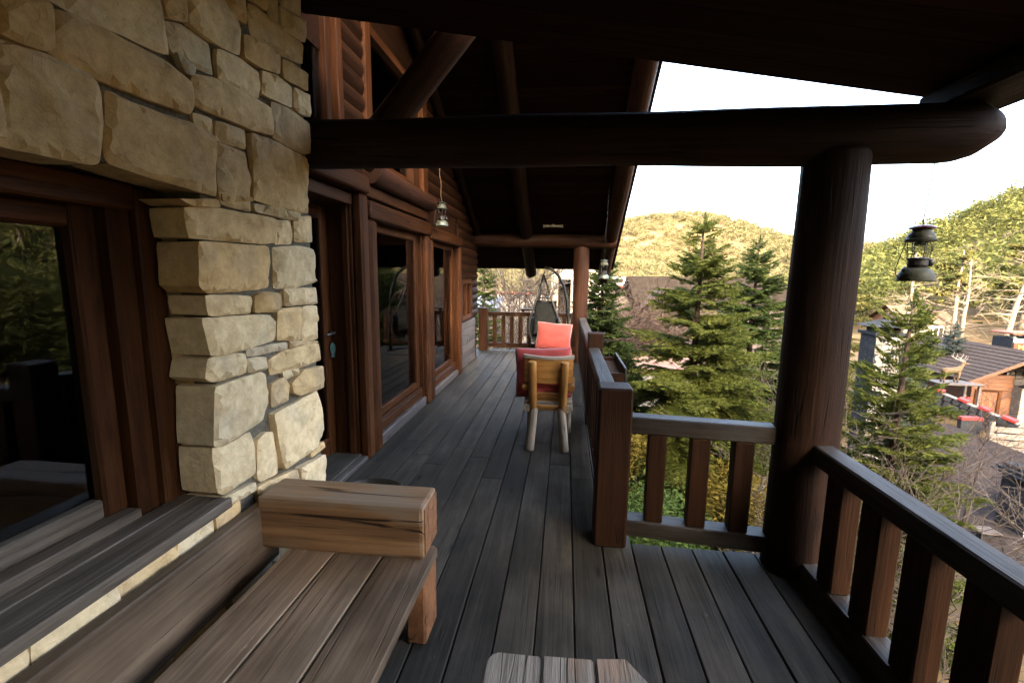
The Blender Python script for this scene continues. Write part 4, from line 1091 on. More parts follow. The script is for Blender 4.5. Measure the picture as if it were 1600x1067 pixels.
# ------------------------------------------------------------ leafy shrubs and bare bushes
def clump(n, rx, ry, rz, size, seed, flat_=.5):
    g = np.random.default_rng(seed)
    u = g.normal(size=(n,3)); u /= np.linalg.norm(u, axis=1)[:,None]; u *= (g.random(n)**.45)[:,None]
    lump = 1+.22*np.sin(u[:,0]*5+seed)*np.cos(u[:,1]*4.3)+.15*np.sin(u[:,2]*7)
    p = u*np.array([rx,ry,rz])*lump[:,None]
    a = g.normal(size=(n,3)); a[:,2] *= flat_; a /= np.linalg.norm(a, axis=1)[:,None]
    b = np.cross(a, g.normal(size=(n,3))); b /= np.linalg.norm(b, axis=1)[:,None]
    s = size*g.uniform(.6,1.35,(n,1))
    return np.stack([p-a*s*.5-b*s*.28, p-a*s*.5+b*s*.28, p+a*s*.8], 1).reshape(-1,3)
def shrub(name, x, y, zb, rx, rz, mat, label, n=2500, size=.06, seed=1, flat_=.5, group=None):
    t = thing(name, (x, y, zb), label, 'shrub', group)
    V = clump(n, rx, rx, rz, size, seed, flat_)+np.array([0,0,rz*.9])
    link('foliage', npmesh('foliage', V, np.arange(len(V)).reshape(-1,3)), mat, t, Matrix.Translation((x,y,zb)))
    link('stem', tube([(x,y,zb-.2),(x+.03,y,zb+rz*.6),(x,y+.03,zb+rz*1.3)], [.04,.03,.012], 6), 'bark', t, I4)
    return t
shrub('golden_juniper', 3.05, 7.9, -2.75, .95, .62, 'gold', 'golden juniper below the big spruce behind the short railing', 5200, .075, 3, .35)
shrub('golden_juniper', 2.9, 9.0, -3.6, .9, .8, 'gold', 'lower golden bush seen between the balusters of the short railing', 4200, .075, 5, .4)
shrub('green_shrub', 1.45, 6.9, -3.5, .75, 1.15, 'thuja', 'bright green shrub seen beside the square railing post', 5200, .06, 4)
shrub('green_shrub', 2.15, 7.6, -3.9, .55, .75, 'thuja', 'small pale green shrub by the rocks under the short railing', 2600, .055, 9)
shrub('golden_juniper', 1.2, 8.3, -1.9, .7, .55, 'gold', 'yellowish branch tips low between the two leftmost spruces', 2200, .07, 12, .35)
def bare(name, x, y, zb, H, spread, nst, mat, label, seed, r0=.018, rmin=.0022, cat='bush', levels=3, group=None, upright=.6):
    g = random.Random(seed); V = []; F = []
    def seg(p, d, L, r, lev):
        n = 4; pts = [p]; q = p.copy(); dd = d.copy()
        for i in range(n):
            dd = (dd+Vector((g.uniform(-.16,.16), g.uniform(-.16,.16), g.uniform(-.06,.12)))).normalized(); q = q+dd*(L/n); pts.append(q.copy())
        base = len(V)
        for i, c in enumerate(pts):
            rr = r*(1-.8*i/n)+rmin
            a = dd.orthogonal().normalized(); b = dd.cross(a)
            for k in range(3):
                t = 2.094*k; V.append(c+(a*math.cos(t)+b*math.sin(t))*rr)
        for i in range(n):
            for k in range(3):
                k2 = (k+1) % 3; F.append((base+i*3+k, base+i*3+k2, base+i*3+3+k2, base+i*3+3+k))
        if lev > 0:
            for j in range(g.randint(4, 6)):
                i = g.randint(1, n); c = pts[i]
                nd = (dd*upright+Vector((g.gauss(0,.6), g.gauss(0,.6), g.gauss(.15,.35)))).normalized()
                seg(c, nd, L*g.uniform(.38,.62), r*.5, lev-1)
    for s in range(nst):
        a = g.uniform(0, 6.283); d = Vector((math.cos(a)*spread*g.random(), math.sin(a)*spread*g.random(), 1)).normalized()
        seg(Vector((g.uniform(-.15,.15), g.uniform(-.15,.15), 0)), d, H*g.uniform(.55,.8), r0, levels)
    t = thing(name, (x,y,zb), label, cat, group)
    link('branches', pymesh('branches', V, F), mat, t, Matrix.Translation((x,y,zb)))
    return t
bare('bare_bush', 4.7, 9.6, -3.9, 4.2, .5, 7, 'twig', 'grey leafless bush beside the near round log post', 3)
bare('bare_bush', 4.1, 6.0, -4.0, 3.4, .55, 8, 'twig', 'grey leafless bush in front of the young spruce', 5, .014)
bare('bare_bush', 2.7, 5.4, -4.0, 3.2, .4, 6, 'twig', 'thin leafless bush seen low between the near balusters', 8, .014)
bare('bare_bush', 3.6, 4.4, -4.0, 3.0, .4, 6, 'twig', 'leafless stems below the near railing at the right edge', 9, .014)
bare('bare_bush', 4.2, 24.0, -4.6, 5.2, 1.0, 70, 'twig_red', 'wide brown leafless bush in front of the distant low roof', 11, .03, .009, levels=2)
bare('bare_bush', 2.2, 22.5, -4.6, 4.8, .9, 50, 'twig_red', 'brown leafless bush just right of the leftmost spruce', 12, .03, .009, levels=2)
bare('bare_tree', -1.75, 17.0, -4.2, 7.0, .55, 6, 'twig', 'leafless pale tree behind the far railing', 13, .035, .006, 'tree')
bare('bare_tree', -.95, 18.5, -4.2, 7.6, .5, 6, 'twig', 'leafless tree behind the egg swing chair', 14, .035, .006, 'tree')
bare('bare_tree', -2.6, 19.5, -4.2, 7.4, .5, 6, 'twig_red', 'leafless reddish tree behind the far corner post', 15, .035, .006, 'tree')
bare('bare_bush', 9.0, 11.6, -4.2, 3.0, .9, 5, 'twig_red', 'reddish leafless bush above the roof at the right', 16, .016)
bare('bare_bush', 8.2, 7.2, -4.4, 3.0, .6, 5, 'twig', 'leafless bush standing by the roof edge at the right', 17, .014)
st = link('dark_stem', tube([(6.55,8.0,-4.5),(6.66,8.0,-3.2),(6.78,8.0,-2.4),(6.86,8.0,-1.6),(6.93,8.0,-1.05)], [.03,.026,.022,.015,.006], 6), 'dark_stem')
tag(st, 'thin dark sapling stem in front of the shingled roof', 'sapling')

# tall pines on the sunlit bank
def pine(x, y, H, label, seed, leafy=True, lean=0.0, mat='needle_olive'):
    zb = G(x, y)-.2; g = random.Random(seed)
    t = thing('pine_tree' if leafy else 'bare_tree', (x,y,zb), label, 'tree', 'trees on the sunlit bank')
    pts = [Vector((x+lean*H*(i/6)**1.5+g.uniform(-.1,.1), y, zb+H*i/6)) for i in range(7)]
    link('trunk', tube(pts, [.028*H*(1-.85*i/6) for i in range(7)], 8), 'pale_bark', t, I4)
    V = []; F = []; T = []
    for k in range(26 if leafy else 34):
        f = g.uniform(.28 if not leafy else .4, .98); i = min(5, int(f*6)); p = pts[i].lerp(pts[i+1], f*6-i)
        a = g.uniform(0, 6.283); L = H*(.34*(1-f)+.10)*g.uniform(.6,1.2)
        d = Vector((math.cos(a), math.sin(a), g.uniform(-.05,.5 if not leafy else .25))).normalized()
        m = tube([p, p+d*L*.5, p+d*L+Vector((0,0,.06*L))], [.008*H*(1-f)+.02,.012,.004], 4)
        b = len(V); V += [v.co.copy() for v in m.vertices]; F += [tuple(b+q for q in pl_.vertices) for pl_ in m.polygons]; bpy.data.meshes.remove(m)
        if leafy:
            for s in (.45,.75,1.0):
                c = p+d*L*s; T.append(clump(60, L*.28, L*.28, L*.13, .26, seed*31+k*3+int(s*9), .4)+np.array(c)-np.array((x,y,zb)))
        else:
            for s in range(5):
                c = p+d*L*g.uniform(.3,1); e = c+Vector((g.gauss(0,1), g.gauss(0,1), g.gauss(.3,.6))).normalized()*L*.5
                m = tube([c, e], [.012,.004], 3); b = len(V); V += [v.co.copy() for v in m.vertices]; F += [tuple(b+q for q in pl_.vertices) for pl_ in m.polygons]; bpy.data.meshes.remove(m)
    link('limbs', pymesh('limbs', V, F), 'pale_bark', t, I4)
    if leafy:
        T = np.concatenate(T); link('crown', npmesh('crown', T, np.arange(len(T)).reshape(-1,3)), mat, t, Matrix.Translation((x,y,zb)))
pine(31, 36, 9.5, 'pale bare leaning tree standing over the sunlit cabin', 1, False, .18)
pine(28.5, 36, 8, 'pale bare trunk left of the leaning tree above the cabin', 2, False, -.03)
pine(26, 38, 8.5, 'thin pale bare tree behind the hanging lantern', 3, False, .02)
pine(43, 42, 9, 'large sunlit pine at the right edge of the bank', 4)
pine(41, 46, 9, 'sunlit pine behind the large pine at the right edge', 5)
pine(37, 48, 8.5, 'sunlit pine above the bare leaning tree', 6)
pine(48, 48, 10, 'tall sunlit pine at the far right margin', 7)
pine(33, 58, 8, 'yellow-green pine up the slope behind the lantern', 8)
pine(25, 52, 7, 'yellow-green pine on the slope just right of the round log post', 9)
pine(20, 48, 7, 'pine on the slope partly behind the round log post', 10)
pine(56, 44, 11, 'tall sunlit pine beyond the right edge of the view', 11)
pine(60, 36, 11, 'sunlit pine standing well right of the view', 12)
pine(52, 30, 10, 'sunlit pine right of the chalet beyond the view', 13)

# ------------------------------------------------------------ wooded hills
def wood_mass(name, pts, size, ntri, seed, mat, label, leaf_, tall=1.25):
    g = np.random.default_rng(seed); out = []; tm = [clump(ntri, 1, 1, tall, leaf_, seed+i, .6) for i in range(6)]
    for (x, y) in pts:
        s = size*g.uniform(.6,1.3); z = G(x, y)
        out.append(tm[g.integers(6)]*np.array([s,s,s])+np.array([x,y,z+s*tall*.8]))
    V = np.concatenate(out)
    o = link(name, npmesh(name, V, np.arange(len(V)).reshape(-1,3)), mat)
    return tag(o, label, 'forest', kind='stuff')
g = np.random.default_rng(3); pts = []
while len(pts) < 1500:
    r = math.sqrt(g.uniform(70**2, 230**2)); a = math.radians(g.uniform(24, 88)); x, y = r*math.sin(a), r*math.cos(a)
    if noise.noise(Vector((x*.03, y*.03, 2))) > -.25-.003*(r-70): pts.append((x, y))
while len(pts) < 1830:
    r = g.uniform(36, 78); a = math.radians(g.uniform(47, 88)); pts.append((r*math.sin(a), r*math.cos(a)))
wood_mass('hillside_forest', pts, 2.8, 225, 5, 'hilltree', 'sunlit pine forest covering the hill at the right', .19)
pts = []
while len(pts) < 5600:
    x = g.uniform(-190, 330); y = g.uniform(175, 470)
    pts.append((x, y))
wood_mass('far_hill_forest', pts, 3.4, 58, 9, 'hazefoliage', 'sunlit scrub covering the far round hill, paled in colour for haze', .34, .8)
pts = []
while len(pts) < 1300:
    y = g.uniform(62, 290); x = y*g.uniform(-.28, .60)
    if noise.noise(Vector((x*.05, y*.05, 8))) > -.15: pts.append((x, y))
wood_mass('valley_scrub', pts, 1.9, 110, 19, 'hazefoliage', 'sunlit scrub and low trees across the valley floor', .20, 1.3)

# ------------------------------------------------------------ lawn and rocks under the deck
V = []; g2 = random.Random(4)
gx = []
for i in range(9000):
    x = g2.uniform(2.2, 6.2); y = g2.uniform(9.0, 14.5); z = G(x, y); a = g2.uniform(0, 6.28); h = g2.uniform(.05,.13)
    gx += [(x-.02*math.cos(a), y-.02*math.sin(a), z-.01), (x+.02*math.cos(a), y+.02*math.sin(a), z-.01), (x+g2.uniform(-.05,.05), y+g2.uniform(-.05,.05), z+h)]
o = link('grass', npmesh('grass', np.array(gx), np.arange(len(gx)).reshape(-1,3)), 'grass'); tag(o, 'green lawn grass below the short railing', 'grass', kind='stuff')
def rock(x, y, z, s, seed, label):
    bm = bmesh.new(); bmesh.ops.create_icosphere(bm, subdivisions=3, radius=s)
    for v in bm.verts:
        n = v.co.normalized(); q = n*1.6+Vector((seed,0,0))
        k = 1+.30*noise.noise(q)+.12*noise.noise(q*2.7); v.co = Vector((v.co.x*1.2, v.co.y, v.co.z*.8))*k
        v.co.z = round(v.co.z/s*2.2)/2.2*s*.45+v.co.z*.55
    me = bpy.data.meshes.new('rock'); bm.to_mesh(me); bm.free()
    tag(link('rock', me, 'rock', None, Matrix.Translation((x,y,z))), label, 'rock', 'rocks under the short railing')
rock(3.45, 9.6, -3.72, .26, 1, 'upright pale rock seen between the balusters of the short railing')
rock(3.75, 9.3, -3.86, .28, 2, 'broad tan rock at the foot of the upright pale rock')
rock(3.95, 10.0, -3.85, .20, 3, 'smallest pale rock right of the upright rock')
rock(2.55, 8.7, -3.85, .30, 6, 'pale rock under the small green shrub')
pth = []
link_ = link('path', pymesh('path', [(4.2,7.2,G(4.5,8)+.05),(6.4,8.6,G(4.5,8)+.05),(6.0,12.2,G(5,12)+.05),(4.4,10.4,G(4.5,10)+.05)], [(0,1,2,3)]), 'roof_light'); link_['kind'] = 'structure'

# ------------------------------------------------------------ neighbouring buildings
def gable_house(name, label, x0, x1, y0, y1, zb, ze, zr, wall_m, roof_m, over=.5, ridge='Y', cat='house'):
    """ridge along Y or X; zb ground, ze eave, zr ridge; roof built of courses of shingles"""
    h = thing(name, ((x0+x1)/2, (y0+y1)/2, zb), label, cat)
    V = [(x0,y0,zb),(x1,y0,zb),(x1,y1,zb),(x0,y1,zb),(x0,y0,ze),(x1,y0,ze),(x1,y1,ze),(x0,y1,ze)]
    if ridge == 'Y':
        xm = (x0+x1)/2; V += [(xm,y0,zr-.1),(xm,y1,zr-.1)]; F = [(0,1,5,8,4),(2,3,7,9,6),(1,2,6,5),(3,0,4,7),(4,8,9,7),(8,5,6,9)]
    else:
        ym = (y0+y1)/2; V += [(x0,ym,zr-.1),(x1,ym,zr-.1)]; F = [(0,1,5,4),(2,3,7,6),(1,2,6,9,5),(3,0,4,8,7),(4,5,9,8),(8,9,6,7)]
    link('wall', pymesh('wall', V, F), wall_m, h, I4)
    rf_ = link('roof', None, None, h, I4)
    for s in (-1, 1):
        if ridge == 'Y':
            a = Vector(((x0+x1)/2, 0, zr)); e = Vector((x0 if s < 0 else x1, 0, ze)); ax = Vector((0,1,0)); A0, A1 = y0-over, y1+over
        else:
            a = Vector((0, (y0+y1)/2, zr)); e = Vector((0, y0 if s < 0 else y1, ze)); ax = Vector((1,0,0)); A0, A1 = x0-over, x1+over
        d = (e-a); d = d*(1+over/d.length); L = d.length; dn = d.normalized(); nrm = ax.cross(dn); nrm = nrm if nrm.z > 0 else -nrm
        n = max(4, int(L/.33))
        for i in range(n):
            c = a+d*((i+.5)/n)+nrm*.05
            p0 = c+ax*A0; p1 = c+ax*A1
            upv = (nrm*.985-dn*.0+dn*.10).normalized()
            board('shingle_course', p0, p1, L/n*1.12, .035, roof_m, rf_, upv, bev=0)
    return h
def masonry(name, x0, x1, y0, y1, z0, z1, front, side, parent, sz=.22, seed=1):
    """chimney shaft with proud stones on the face towards the porch"""
    g = random.Random(seed)
    boxw('shaft', x0, x1, y0, y1, z0, z1, side, parent, .01)
    B = Matrix(((0,-1,0,0),(-1,0,0,y0),(0,0,1,0),(0,0,0,1)))
    z = z0
    while z < z1-.05:
        h = min(g.uniform(.7,1.2)*sz, z1-z)
        if z1-(z+h) < .06: h = z1-z
        x = x0
        while x < x1-.02:
            w = min(g.uniform(.7,1.5)*sz, x1-x)
            if x1-(x+w) < .07: w = x1-x
            stone([(-(x+w)+.008, z+.008),(-x-.008, z+.008),(-x-.008, z+h-.008),(-(x+w)+.008, z+h-.008)], parent, depth=.03, bulge=.012, res=.09, basis=B, amp=.01, mat=front)
            x += w
        z += h
# shingled roof just below the railing
hA = gable_house('shingled_house', 'low house under a large grey-brown shingled roof below the near railing', 8.6, 16.4, 8.2, 15.4, -5.2, -4.75, -3.08, 'stone_grey', 'shingle', .5)
# tall chimney behind the young spruce
ch = thing('chimney', (9.2, 14.3, -4.5), 'tall pale stone chimney with black cap behind the young spruce', 'chimney')
masonry('c', 8.86, 9.62, 14.0, 14.7, -4.6, .05, 'stone_grey', 'slate', ch, .24, 3)  # slate shaft colour darkens the side faces to imitate shade
boxw('cap_base', 8.80, 9.68, 13.94, 14.76, .052, .13, 'slate', ch); boxw('flue', 8.95, 9.53, 14.08, 14.62, .132, .30, 'dark_void', ch, axis='X')
link('cap', pymesh('cap', [(8.72,13.86,.302),(9.76,13.86,.302),(9.76,14.84,.302),(8.72,14.84,.302),(9.24,14.35,.50)], [(0,1,4),(1,2,4),(2,3,4),(3,0,4),(3,2,1,0)]), 'slate', ch, I4)
# short chimney on the shingled roof
c2_ = thing('chimney', (10.6, 10.8, -3.4), 'short cream stone chimney with layered slate cap on the shingled roof', 'chimney')
masonry('c', 10.22, 11.15, 10.6, 11.3, -4.2, -2.72, 'stone', 'slate', c2_, .13, 5)  # dark shaft stands in for shade on the sides of the cream stone
for i, (e, z) in enumerate(((.14,-2.718),(.08,-2.64),(.0,-2.56))): boxw('cap_slab', 10.22-e, 11.15+e, 10.6-e, 11.3+e, z, z+.055, 'slate', c2_, .006)
boxw('flue', 10.5, 10.9, 10.8, 11.1, -2.503, -2.40, 'blue_tarp', c2_, .01, axis='X')
rg = thing('roof_vent', (9.65, 10.7, -3.4), 'small rusty box vent beside the short chimney', 'vent')
boxw('vent_box', 9.62, 9.90, 10.85, 11.0, -4.5, -4.05, 'slate', rg, .01); boxw('vent_lid', 9.55, 9.97, 10.75, 11.1, -4.048, -4.02, 'grey_board', rg, .004)
# canopy edge with red cloth near the rail
cn = thing('canopy', (8.2, 7.4, -3.4), 'dark flat canopy edged with a faded red strip at the right edge', 'canopy')
boxw('canopy_top', 7.1, 10.5, 7.0, 8.1, -3.32, -3.25, 'shingle', cn, .01); boxw('red_strip', 7.7, 10.4, 7.5, 7.58, -3.248, -3.20, 'red_faded', cn, .01)
for x in (7.3, 8.8, 10.3): boxw('canopy_post', x-.05, x+.05, 7.1, 7.2, -4.9, -3.322, 'slate', cn)
# chalet with the lettered sign
cl = thing('chalet', (20.3, 23.5, -4.8), 'orange wooden chalet with stone front and brown lettered signs at the right edge', 'chalet')
boxw('timber_wall', 18.35, 20.0, 22.3, 26.5, -4.9, -2.6, 'orange_wood', cl, 0, 'X')
for i in range(13): boxw('wall_board', 18.32, 19.98, 22.262, 22.298, -4.85+.178*i, -4.85+.178*i+.170, 'orange_wood', cl, .01)
dd_ = link('door', None, None, cl, I4)
for i in range(5): boxw('door_board', 18.62+.15*i, 18.62+.15*i+.144, 22.22, 22.258, -4.7, -3.32, 'orange_wood', dd_, .006)
boxw('door_frame', 19.40, 19.54, 22.21, 22.26, -4.7, -3.22, 'trim', cl); boxw('door_frame', 18.46, 18.60, 22.21, 22.26, -4.7, -3.22, 'trim', cl); boxw('door_head', 18.60, 19.40, 22.212, 22.259, -3.31, -3.21, 'trim', cl)
masonry('s', 20.02, 22.4, 21.9, 22.6, -4.9, -3.02, 'stone_grey', 'stone_grey', cl, .26, 8)
def text(s, size, mat, parent, mw):
    cu_ = bpy.data.curves.new('lettering', 'FONT'); cu_.body = s; cu_.size = size; cu_.extrude = .012; cu_.align_x = 'LEFT'
    tmp = bpy.data.objects.new('tmp', cu_); COL.objects.link(tmp)
    dg = bpy.context.evaluated_depsgraph_get(); me = bpy.data.meshes.new_from_object(tmp.evaluated_get(dg)); bpy.data.objects.remove(tmp)
    me.materials.clear()
    return link('lettering', me, mat, parent, mw)
RX = Matrix.Rotation(rad(90), 4, 'X')
boxw('sign', 20.0, 22.4, 21.80, 21.86, -3.0, -2.20, 'sign_brown', cl, .01)
text('ME ALI', .36, 'yellow_letter', cl, Matrix.Translation((20.35, 21.788, -2.55))@RX); text('EV', .36, 'yellow_letter', cl, Matrix.Translation((20.75, 21.788, -2.93))@RX)
tw = thing('chimney', (20.6, 23.2, -2), 'stone chimney with a brown lettered sign above the chalet roof', 'chimney')
masonry('t', 20.45, 22.3, 23.2, 24.2, -2.9, -1.95, 'stone_grey', 'slate', tw, .22, 9); boxw('tower_top', 20.45, 22.3, 23.2, 24.2, -1.948, -.97, 'slate', tw, .01)  # shaded side faces are put in as dark slate, pale stone only in front
boxw('sign', 20.48, 22.28, 23.13, 23.19, -1.91, -1.17, 'sign_brown', tw, .01); boxw('top_course', 20.46, 22.29, 23.12, 23.19, -1.165, -.98, 'white_paint', tw, .01)
text('ME ALI', .32, 'yellow_letter', tw, Matrix.Translation((20.65, 23.118, -1.49))@RX); text('EV', .32, 'yellow_letter', tw, Matrix.Translation((21.05, 23.118, -1.84))@RX)
for x in (20.55, 21.1, 21.7): boxw('cap_pier', x, x+.14, 23.3, 23.5, -.968, -.80, 'stone_grey', tw, .01)
boxw('cap_slab', 20.36, 22.4, 23.1, 24.3, -.798, -.71, 'pink_wall', tw, .01)
crf = link('roof', None, None, cl, I4)
A_ = Vector((17.45, 0, -2.68)); B_ = Vector((20.2, 0, -1.40)); D_ = B_-A_
for i in range(11):
    c = A_.lerp(B_, (i+.5)/11); board('shingle_course', (c.x, 21.4, c.z), (c.x, 27.5, c.z), D_.length/11*1.12, .05, 'shingle', crf, Vector((-.32,0,.90)), bev=0)
board('fascia', (17.47,21.36,-2.74),(20.2,21.36,-1.46), .06, .12, 'orange_wood', crf); 
A2 = Vector((22.95, 0, -2.68))
for i in range(11):
    c = A2.lerp(B_, (i+.5)/11); board('shingle_course', (c.x, 21.4, c.z), (c.x, 27.5, c.z), D_.length/11*1.12, .05, 'shingle', crf, Vector((.32,0,.90)), bev=0)
fx = thing('fire_extinguisher', (18.12, 22.1, -4.0), 'small red extinguisher box left of the chalet door', 'extinguisher')
boxw('red_box', 18.02, 18.22, 22.05, 22.2, -4.05, -3.55, 'red_paint', fx, .03); boxw('bracket', 18.06, 18.18, 22.2, 22.26, -4.0, -3.6, 'steel', fx); boxw('box_post', 18.08, 18.16, 22.262, 22.34, -4.9, -3.5, 'grey_board', fx)
# stone stair wall with red copings
sw_ = thing('stair_wall', (16.3, 19.5, -4.4), 'dark stone stair wall with red copings running down towards the chalet', 'wall')
P0 = Vector((15.55, 20.5, -2.92)); P1 = Vector((17.0, 18.5, -3.66)); nseg = 9
for i in range(nseg):
    a = P0.lerp(P1, i/nseg); b = P0.lerp(P1, (i+1)/nseg)
    for r_ in range(3):
        jx = random.uniform(-.03,.03)
        board('stone', a+Vector((jx,0,-.15-.26*r_)), b+Vector((jx,.03,-.15-.26*r_)), .34, .24, 'slate', sw_, bev=.03)
for f0, f1 in ((.02,.10),(.30,.42),(.55,.68),(.82,.98)):
    board('coping', P0.lerp(P1, f0)+Vector((0,0,.05)), P0.lerp(P1, f1)+Vector((0,0,.05)), .36, .11, 'red_paint', sw_, bev=.01)
board('coping_strip', P0+Vector((0,0,-.012)), P1+Vector((0,0,-.012)), .28, .03, 'roof_light', sw_)
rc = thing('red_coping', (15.5, 18.65, -4.8), 'single red coping lying in front of the stair wall', 'coping'); boxw('coping_block', 15.1, 15.85, 18.55, 18.78, -3.62, -3.50, 'red_paint', rc, .01); boxw('footing', 15.12, 15.83, 18.57, 18.76, -4.9, -3.622, 'slate', rc, .01)
# plank fence
pf = thing('plank_fence', (18, 17.6, -4.7), 'pale weathered plank fence below the chalet', 'fence')
for i in range(4): board('fence_board', (15.7, 18.05+.01*i, -4.52+.25*i), (18.6, 17.6+.01*i, -4.50+.25*i), .04, .20, 'plank_pale', pf)
for x in (15.8, 17.1, 18.4): boxw('fence_post', x-.06, x+.06, 18.10-(x-15.7)*.155, 18.20-(x-15.7)*.155, -5.2, -3.5, 'plank_pale', pf)
lr = gable_house('grey_shed', 'low shed with a plain light grey roof below the plank fence', 14.2, 18.4, 15.7, 17.3, -5.6, -4.40, -4.12, 'plank_pale', 'roof_light', .2, 'X', 'shed')
# elk statue on its platform
pk = thing('platform', (17.2, 21.2, -3), 'flat grey platform carrying the elk statue', 'platform')
boxw('platform_top', 15.9, 17.6, 20.8, 21.7, -2.77, -2.70, 'grey_board', pk, .01)
for x in (16.0, 17.5):
    for y in (20.9, 21.6): boxw('platform_post', x-.05, x+.05, y-.05, y+.05, -5.0, -2.772, 'grey_board', pk)
ek = thing('elk_statue', (16.55, 21.2, -2.70), 'tan elk statue with pale antlers on the flat platform', 'statue')
ex_, ey_, ez_ = 16.55, 21.2, -2.70
bm = bmesh.new()
def ring_body(pts):
    me_ = tube([(ex_+a, ey_, ez_+b) for a, b, r in pts], [r for a, b, r in pts], 10); bm.from_mesh(me_); bpy.data.meshes.remove(me_)
ring_body([(-.48,.62,.05),(-.44,.64,.14),(-.25,.62,.17),(0,.62,.17),(.25,.66,.19),(.36,.72,.15),(.46,.86,.10),(.54,1.0,.075),(.62,1.04,.07),(.74,1.0,.05),(.82,.97,.035)])
for lx, b_ in ((-.40,.05),(-.36,-.09),(.26,.07),(.32,-.07)):
    me_ = tube([(ex_+lx, ey_+b_, ez_+.62),(ex_+lx+.03, ey_+b_, ez_+.34),(ex_+lx-.01, ey_+b_, ez_+.18),(ex_+lx, ey_+b_, ez_)], [.085,.05,.035,.045], 8); bm.from_mesh(me_); bpy.data.meshes.remove(me_)
me = bpy.data.meshes.new('body'); bm.to_mesh(me); bm.free(); me.polygons.foreach_set('use_smooth', [True]*len(me.polygons)); link('body', me, 'elk', ek, I4)
for s in (-1, 1):
    b_ = (ex_+.57, ey_+s*.04, ez_+1.08)
    main = [Vector(b_), Vector(b_)+Vector((-.10,s*.10,.10)), Vector(b_)+Vector((-.26,s*.18,.16)), Vector(b_)+Vector((-.42,s*.20,.26)), Vector(b_)+Vector((-.52,s*.16,.36))]
    an = link('antler', tube(main, [.022,.02,.018,.014,.006], 6), 'antler', ek, I4)
    for i in (1, 2, 3): link('tine', tube([main[i], main[i]+Vector((.07,s*.05,.14)), main[i]+Vector((.09,s*.05,.26))], [.015,.012,.004], 5), 'antler', an, I4)
ek.scale = (.8,.8,.8)
# log cabin on the bank
cb = gable_house('log_cabin', 'small sunlit log cabin with brown roof on the bank', 33.6, 37.6, 49, 54, -4.9, -2.4, -1.1, 'orange_wood', 'shingle_red', .5, 'X', 'cabin')
for i in range(13): log('wall_log', (33.5, 48.97, -4.8+.19*i), (37.7, 48.97, -4.8+.19*i), .095, .095, 'plank_pale', cb, n=10, rings=3, wob=.004)
w_ = link('window', None, None, cb, I4); boxw('frame', 35.9, 36.9, 48.80, 48.87, -4.0, -2.9, 'white_paint', w_); boxw('pane', 36.0, 36.8, 48.79, 48.80, -3.9, -3.0, 'dark_void', w_, 0); boxw('glazing_bar', 36.37, 36.43, 48.77, 48.79, -3.9, -3.0, 'white_paint', w_)
# distant low house behind the spruces
hC = gable_house('distant_house', 'small distant house with dark roof just right of the leftmost spruce', 1.9, 4.4, 30, 34, -4.9, .1, 1.1, 'grey_board', 'distant_roof', .5, 'Y')
hB = gable_house('distant_house', 'distant low house with grey-brown roof behind the big spruce', 4.9, 13.5, 29, 36, -4.9, .2, 1.55, 'grey_board', 'distant_roof', .7, 'X')
pr2 = link('porch_gable', None, None, hB, I4)
for s, (xa, xb) in enumerate(((4.2, 5.9), (7.6, 5.9))):
    for i in range(5):
        c = Vector((xa,0,-.35)).lerp(Vector((xb,0,.95)), (i+.5)/5); board('shingle_course', (c.x, 27.2, c.z), (c.x, 30, c.z), .46, .06, 'shingle_red', pr2, Vector((-.6 if s == 0 else .6,0,.8)), bev=0)
for k, (x, w, h, m, lb) in enumerate(((3.6,1.5,.45,'white_paint','white van roof seen above the brown bush'),)):
    pass
vn = thing('parked_van', (3.9, 44, -4.5), 'small white and red vehicle beyond the distant low roof', 'van')
boxw('upper_body', 3.2, 5.6, 44, 46, .75, 1.55, 'white_paint', vn, .12); boxw('lower_body', 3.1, 5.7, 43.95, 46.05, -.1, .748, 'red_paint', vn, .1)
for x in (3.6, 5.2): link('wheel', lathe([(0,-.1),(.32,-.1),(.35,-.05),(.35,.05),(.32,.1),(0,.1)], 16), 'black_metal', vn, Matrix.Translation((x,43.95,-.15))@RX)
boxw('window_band', 3.4, 5.4, 43.985, 43.998, 1.0, 1.4, 'dark_void', vn, 0)
vg = thing('terrace_bank', (4.4, 45, -4.8), 'raised earth terrace carrying the small vehicle', 'terrace'); boxw('bank', 1.0, 9.0, 43, 50, -6, -.5, 'terrain', vg, .3, 'X')
# tan paved terrace
pa = link('patio', None); pa['kind'] = 'structure'; WORLD[pa.name] = I4
for i in range(6):
    for j in range(6): boxw('paver', 2.6+i*.62, 2.6+i*.62+.60, 17.2+j*.8, 17.2+j*.8+.78, -1.98, -1.9, 'patio', pa, .01)
boxw('retaining_wall', 2.58, 6.32, 17.18, 22.0, -5.2, -1.982, 'stone_grey', pa, 0)
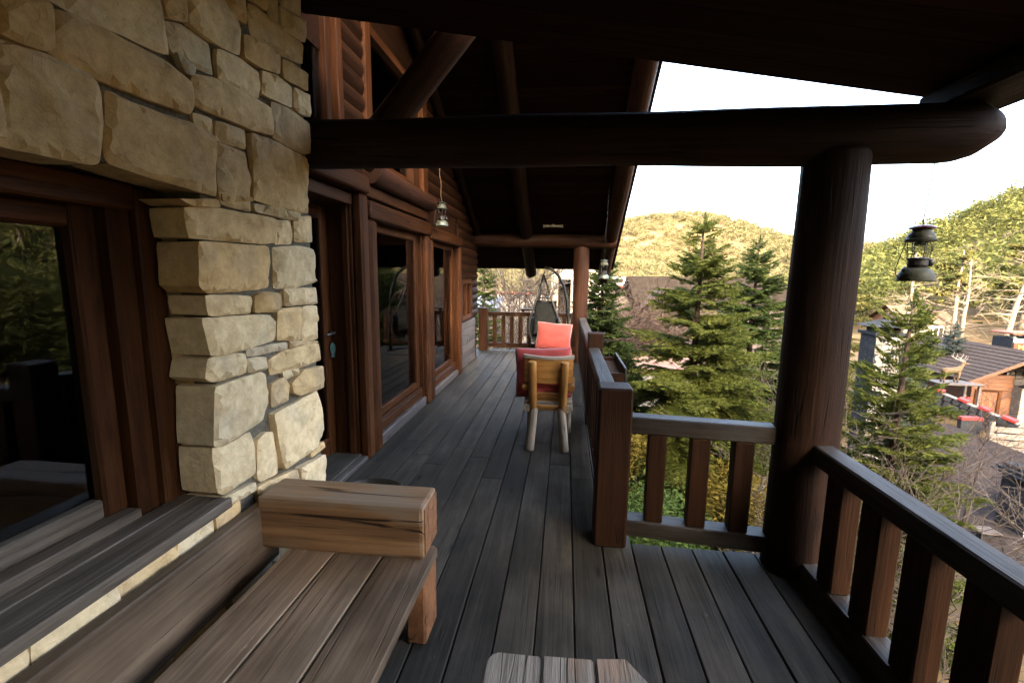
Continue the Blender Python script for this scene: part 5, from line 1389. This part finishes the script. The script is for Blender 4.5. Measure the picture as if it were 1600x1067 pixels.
# cream building beyond the far railing
cbld = thing('cream_building', (.4, 25, -4.3), 'cream plaster building with a dark opening beyond the far railing', 'building')
boxw('wall', -.75, -.40, 25, 29, -4.6, 2.4, 'cream_plaster', cbld, 0); boxw('wall', .30, 2.2, 25, 29, -4.6, 2.4, 'cream_plaster', cbld, 0, 'X'); boxw('lintel', -.398, .298, 25, 29, 1.42, 2.4, 'cream_plaster', cbld, 0, 'Y'); boxw('opening_back', -.398, .298, 26.2, 29, -.9, 1.418, 'dark_void', cbld, 0); boxw('apron', -.398, .298, 25.0, 29, -4.6, -.902, 'cream_plaster', cbld, 0)
boxw('roof_slab', -.95, 2.4, 24.7, 29.3, 2.402, 2.55, 'shingle', cbld, .02)
gw_ = thing('garden_wall', (-3, 24, -4.3), 'long grey stone garden wall beyond the far railing', 'wall')
boxw('wall_core', -8, -.80, 24.2, 24.6, -4.6, .62, 'stone_grey', gw_, 0); boxw('coping', -8.05, -.78, 24.12, 24.68, .622, .72, 'pink_wall', gw_, .01)
lr2 = thing('tin_roof_hut', (-3.4, 20, -3), 'small hut with blue-grey lean-to roof behind the far corner post', 'hut')
boxw('hut_wall', -4.6, -3.1, 20.4, 22, -4.4, .10, 'grey_board', lr2, 0); board('hut_roof', (-3.9, 20.2, .16), (-3.9, 22.1, .55), 1.9, .06, 'blue_tarp', lr2)
# little yellow board on a post beside the square railing post
ys = thing('yellow_sign', (1.47, 9.0, -3.9), 'small yellow sign with a black symbol beyond the short railing', 'sign')
boxw('sign_board', 1.42, 1.66, 8.98, 9.0, -1.74, -1.60, 'yellow', ys, .004, 'X'); boxw('sign_post', 1.52, 1.57, 9.002, 9.05, -4.0, -1.62, 'grey_board', ys)
link('symbol', lathe([(0,0),(.035,0),(.035,.006),(0,.006)], 8), 'black_metal', ys, Matrix.Translation((1.53, 8.979, -1.66))@RX)
boxw('symbol_stem', 1.527, 1.535, 8.974, 8.979, -1.735, -1.69, 'black_metal', ys, 0)
pole = link('pale_pole', tube([(17.35,17.75,-5.3),(17.45,17.75,-3.6),(17.6,17.75,-3.0)], [.05,.045,.04], 8), 'plank_pale'); tag(pole, 'thin pale pole standing at the plank fence', 'pole')
